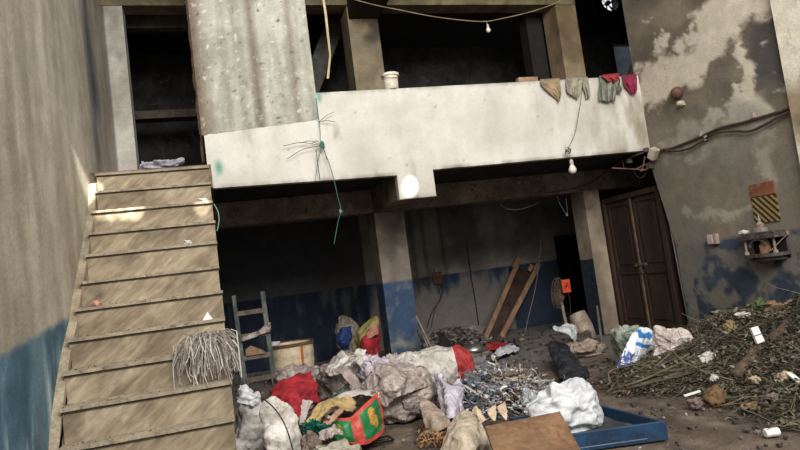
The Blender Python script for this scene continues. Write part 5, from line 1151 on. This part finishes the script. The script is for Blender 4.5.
lump('plastic_bag', 'crumpled white and clear wrapper at the end of the pinkish white bag', 'wrapper', 707, 358, 6.3, 14, 10, mat('offwhite', (0, 0, 0)), 208)
lump('dry_leaf_clump', 'large curled brown leaf on the crest of the heap against the wall', 'leaves', 774, 306, 6.5, 20, 8, mat('leaf_curl', (150, 120, 92), (112, 90, 70)), 209)
lump('dry_leaf_clump', 'pale curled leaf on the heap crest right by the thick branch', 'leaves', 792, 305, 6.3, 14, 7, mat('leaf_curl2', (158, 134, 104), (120, 100, 80)), 210)
lump('green_leaf_clump', 'green leafy clump on the heap crest left of the curled brown leaf', 'leaves', 760, 303, 6.7, 13, 8, mat('leaf_fresh', (92, 112, 70), (66, 84, 54)), 211)
lump('plastic_wad', 'grey-white film scrap under the heap crest', 'plastic', 743, 315, 6.7, 12, 5, mat('offwhite', (0, 0, 0)), 212)
lump('dry_leaf_clump', 'olive brown leaf clump in the middle of the heap crest', 'leaves', 730, 327, 6.4, 10, 12, mat('olive_leaf', (140, 124, 84), (104, 92, 62)), 213)
solo('dry_stalk', 'bent straw yellow stalk standing on the heap', 'stalk', wire([PY(x, y, 6.1) for x, y in ((717, 336), (717, 346), (719, 354), (723, 360))], .009, 16), mat('straw_yellow', (184, 156, 88), (150, 124, 70), bump=0))
# blue-white bag and pinkish bag
bwt = thing('printed_sack', 'grey-green and white bag printed with blue sitting at the foot of the door', 'bag', (4.95, 7.0, 0))
gg = mat('grey_green_bag', (152, 156, 142), (112, 116, 106), scale=5, rough=.5, bump=.5, bscale=30)
q = PY(633, 340, 7.15); dist = (q-CAM).dot(fw)
part('body', blob((q.x, 7.2, .25), (.20, .17, .27), seed=220, lump=.35, cr=.05, crs=4.5, floor=.01, peaks=[((-.8, -.2, .35), .55, 8)]), gg, bwt, smooth=True)
pm = tex_mat('blue_print', _bagcol, .45, .4)
rows = pxs([[(640, 328, 7.0), (631, 336, 6.85), (624, 350, 6.75), (617, 368, 6.7)], [(647, 328, 7.0), (639, 338, 6.8), (631, 351, 6.7), (625, 366, 6.65)], [(652, 331, 7.0), (648, 341, 6.85), (641, 351, 6.75), (636, 364, 6.7)], [(655, 338, 7.05), (653, 346, 6.95), (647, 353, 6.85), (640, 362, 6.8)]])
nn = 60; sb2 = sheet(rows, nn, nn, .03, 5, 7, edge=.01); cs = []
Bl, Wt_, Dk = lin((50, 120, 184)), lin((222, 224, 228)), lin((70, 92, 150))
for i in range(nn+1):
    for j in range(nn+1):
        u, v = j/nn, i/nn; w = v+.10*noise.noise(Vector((u*4, v*4, 0))); c = Wt_
        if .12 < w < .30 and u < .75: c = Bl
        if .42 < w < .56 and u > .35: c = Bl
        if w > .70 and u < .45 and noise.noise(Vector((u*9, v*9, 5))) > -.1: c = Dk
        if u > .86: c = Wt_
        cs.append(c)
part('printed_side', sb2, pm, bwt, 'white side with blue print', smooth=True, solid=.008, colors=cs)
solo('green_band', 'thin green loop on the grey-green bag by the door', 'band', wire([PY(x, y, 6.93) for x, y in ((629, 346), (625, 340), (624, 334), (629, 331), (634, 331))], .008, 16), mat('band_green', (70, 130, 100), (54, 104, 80), bump=0))
sack('white_sack', 'pinkish white crumpled bag with a pulled-up corner resting at the heap edge', 'sack', 677, 325, 366, 50, 6.5, mat('pinkish_white', (218, 204, 198), (176, 160, 154), scale=4, rough=.45, bump=.5, bscale=30, crease=.7, cs=8), 222, dep=.6, lump=.3, cr=.05, crs=4, peaks=[((-.62, 0, .75), .5, 12), ((.95, 0, -.1), .35, 8)], nu=130, nv=90)

# ------------------------------------------------------------------ mixed scrap between the sacks
sm = [mat('scrap_grey', (132, 130, 130), (96, 94, 96), bump=0), mat('scrap_white', (206, 204, 202), (170, 168, 168), bump=0, rough=.5), mat('scrap_blue', (88, 98, 112), (62, 70, 84), bump=0), mat('scrap_teal', (88, 102, 102), (62, 74, 76), bump=0), mat('scrap_brown', (110, 94, 82), (80, 68, 60), bump=0), mat('scrap_dark', (58, 56, 60), (40, 38, 42), bump=0), mat('scrap_beige', (176, 160, 140), (140, 126, 110), bump=0)]
rr = random.Random(99); sc = MB()
def hs(x, y):
    c = PZ(500, 404); dx, dy = (x-c.x)/.72, (y-c.y-.1)/.75; d = dx*dx+dy*dy
    return .26*max(0, 1-d)**.7*(1+.5*noise.noise(Vector((x*3, y*3, 0))))
c_ = PZ(500, 404); vs = []
for i in range(41):
    for j in range(41):
        x = c_.x-1.1+2.2*i/40; y = c_.y-1+2.1*j/40; h = hs(x, y); vs.append((x, y, h-.02 if h > 0 else -.05))
sc.add(vs, [(i*41+j, (i+1)*41+j, (i+1)*41+j+1, i*41+j+1) for i in range(40) for j in range(40)], 5)
def curl(mb, p, L_, w, mi):
    d = Vector((rr.gauss(0, 1), rr.gauss(0, 1), rr.gauss(0, .5))).normalized(); pts = [p]
    for s in range(5):
        d = (d+Vector((rr.gauss(0, .5), rr.gauss(0, .5), rr.gauss(0, .4)))).normalized(); q = pts[-1]+d*L_/5; q.z = max(q.z, hs(q.x, q.y)+.004); pts.append(q)
    o_ = d.orthogonal().normalized()*w; vs = []
    for q in pts: vs += [q-o_, q+o_]
    mb.add(vs, [(2*i, 2*i+1, 2*i+3, 2*i+2) for i in range(5)], mi)
for k in range(3000):
    a = rr.uniform(0, 2*pi); d = rr.random()**.6; x = c_.x+cos(a)*d*.78; y = c_.y+.1+sin(a)*d*.8
    z = hs(x, y)+rr.uniform(0, .05); t = rr.random(); px_, _ = pix(Vector((x, y, z)))
    mi = rr.choice([0, 0, 2, 3, 4, 5, 0, 6, 1, 1] if px_ < 500 else [0, 1, 6, 6, 4, 5]) if t < .8 else 1
    if t < .55: curl(sc, Vector((x, y, z)), rr.uniform(.05, .22), rr.uniform(.003, .012), mi)
    elif t < .8: sc.tube([Vector((x, y, z)), Vector((x, y, z))+Vector((rr.uniform(-1, 1), rr.uniform(-1, 1), rr.uniform(-.2, .5)))*.1], rr.uniform(.002, .007), 4, mi)
    else: rubble(sc, x, y, z, rr.uniform(.01, .03), random.Random(k))
solo('mixed_scrap_heap', 'heap of tangled grey, white and blue shredded scrap between the big dusty sack and the white sack', 'scrap', sc, sm, kind='stuff')
for i, (x, y, w, h, m, lb) in enumerate([(493, 388, 26, 12, 'scrap_white', 'white foamy plastic lump on top of the mixed scrap heap'), (484, 399, 15, 13, 'scrap_teal', 'teal-blue tangle on the near face of the mixed scrap heap'), (515, 384, 26, 12, 'scrap_beige', 'pale beige crumpled film at the back of the mixed scrap heap'), (471, 386, 12, 10, 'scrap_blue', 'dull blue wad next to the red sack end'), (518, 400, 22, 16, 'scrap_beige', 'beige wad on the side of the scrap heap facing the white sack'), (478, 366, 18, 14, 'scrap_grey', 'grey wad of wire and film beyond the red sack end'), (505, 376, 18, 6, 'scrap_brown', 'flat brown wad on the far slope of the mixed scrap heap')]):
    lump('plastic_wad', lb, 'plastic', x, y, 6.6 if i != 5 else 8.6, w*1.15, h*1.15, yy=6.2 if i != 5 else 8.3, m= MATS[m], seed=300+i, cr=.02, lump=.7, crs=9)
for i, (p, q, lb) in enumerate([(((452, 381, 6.7), (482, 397, 6.2)), 0, 'longest pale stick slanting across the scrap heap'), (((483, 378, 7.0), (494, 366, 7.2)), 0, 'white bent stick rising at the back of the scrap heap'), (((488, 372, 7.3), (506, 376, 7.2)), 0, 'grey flat stick at the back of the scrap heap')]):
    solo('scrap_stick', lb, 'stick', MB().tube([PY(*p[0]), (PY(*p[0])+PY(*p[1]))/2+Vector((0, 0, .02)), PY(*p[1])], [.012, .014, .01], 6), [mat('stick_pale', (196, 186, 180), (160, 150, 146)), whitefoam, sm[0]][i])
for i, (a, b, c, lb) in enumerate([((487, 410, 5.6), (496, 404, 5.9), (493, 421, 5.5), 'tan peeled strip standing behind the brown board'), ((497, 407, 5.7), (505, 402, 6.0), (505, 420, 5.5), 'second tan strip fanned out behind the brown board')]):
    solo('cardboard_peel', lb, 'cardboard', sheet([[PY(*a), PY((a[0]+c[0])/2-1, (a[1]+c[1])/2, 5.6), PY(*c)], [PY(*b), PY((b[0]+c[0])/2+2, (b[1]+c[1])/2, 5.6), PY(c[0]+2, c[1], c[2])]], 14, 20, .01, 9, i), MATS['cream_peel'], smooth=True, solid=.005)

# ------------------------------------------------------------------ litter on the ground, dust on the steps
lt = MB(); rr = random.Random(123); lmats = dm+[MATS['leaf_dry'], MATS['scrap_beige'], MATS['scrap_white'], MATS['leaf_brown']]
for k in range(2600):
    x = rr.uniform(-.0, 6.9); y = rr.uniform(3.4, 12.8)
    t = rr.random()
    if t < .6: rubble(lt, x, y, .006, rr.uniform(.006, .028)*(1 if y < 9 else 1.3), rr)
    elif t < .75:
        d = Vector((rr.uniform(-1, 1), rr.uniform(-1, 1), 0))*.08; lt.tube([Vector((x, y, .01)), Vector((x, y, .02))+d*.5, Vector((x, y, .008))+d], .004, 4, rr.choice([0, 1, 6]))
    else: leaf(lt, x, y, .018, rr.uniform(.01, .03), rr.choice([3, 4, 6, 6, 5 if rr.random() < .3 else 3]))
solo('ground_litter', 'fine scatter of grit, chips and leaf bits over the yard floor', 'litter', lt, lmats, kind='stuff')
sl_ = MB()
for k in range(380):
    i = rr.randrange(1, 11); z, y = NZ[i]; y2 = NZ[i+1][1]
    x = -1.32+1.28*rr.random()**1.6; yy = y+.01+(y2-y-.04)*rr.random(); rubble(sl_, x, yy, z+.004, rr.uniform(.002, .008), rr)
solo('stair_grit', 'fine crumbs of plaster and dirt lying on the treads', 'grit', sl_, dm, kind='stuff')
# ------------------------------------------------------------------ light
W = bpy.data.worlds.new('sky'); bpy.context.scene.world = W; W.use_nodes = True
bg = W.node_tree.nodes['Background']; bg.inputs[0].default_value = (.93, .95, 1.0, 1); bg.inputs[1].default_value = 1.0
def area(name, loc, target, sx, sy, power, color=(1, .97, .92)):
    l = bpy.data.lights.new(name, 'AREA'); l.shape = 'RECTANGLE'; l.size = sx; l.size_y = sy; l.energy = power; l.color = color
    o = bpy.data.objects.new(name, l); COL.objects.link(o); o.location = loc
    o.rotation_euler = (Vector(target)-Vector(loc)).to_track_quat('-Z', 'Y').to_euler(); return o
def spot(name, loc, target, deg, power, blend=.35, size=.01, color=(1, .97, .9)):
    l = bpy.data.lights.new(name, 'SPOT'); l.spot_size = radians(deg); l.energy = power; l.spot_blend = blend; l.shadow_soft_size = size; l.color = color
    o = bpy.data.objects.new(name, l); COL.objects.link(o); o.location = loc
    o.rotation_euler = (Vector(target)-Vector(loc)).to_track_quat('-Z', 'Y').to_euler(); return o
area('frontal_sky_fill', (2.2, -2.2, 7.6), (2.0, 9, 2.0), 6.5, 4, 1500, (.99, .985, .945))  # added soft lamp behind the camera, more frontal light than the sky gives
# sun finding its way through gaps in the roofing high over the yard
for i, (q, deg, pw) in enumerate([(PY(410, 187, YF), 1.25, 1.0)]+[(PY(x, 211, 7.7), .95, .85) for x in (103, 114, 126, 136)]+[(PY(202, 206, 7.7), .8, .8)]
        +[(PX(x, y, XL), d_, w_) for x, y, d_, w_ in ((80, 176, .45, .35), (84, 185, .45, .5), (88, 194, .5, .7), (92, 203, .5, .9), (96, 211, .5, 1.1))]):
    spot('sun_shaft_%d' % i, (q.x+2.2, -1.5, 11.5), q, deg, 30000*pw, .8)
S = bpy.context.scene
S.view_settings.view_transform = 'Standard'; S.view_settings.look = 'None'; S.view_settings.gamma = 1; S.view_settings.use_curve_mapping = False
S.view_settings.exposure = 0.0
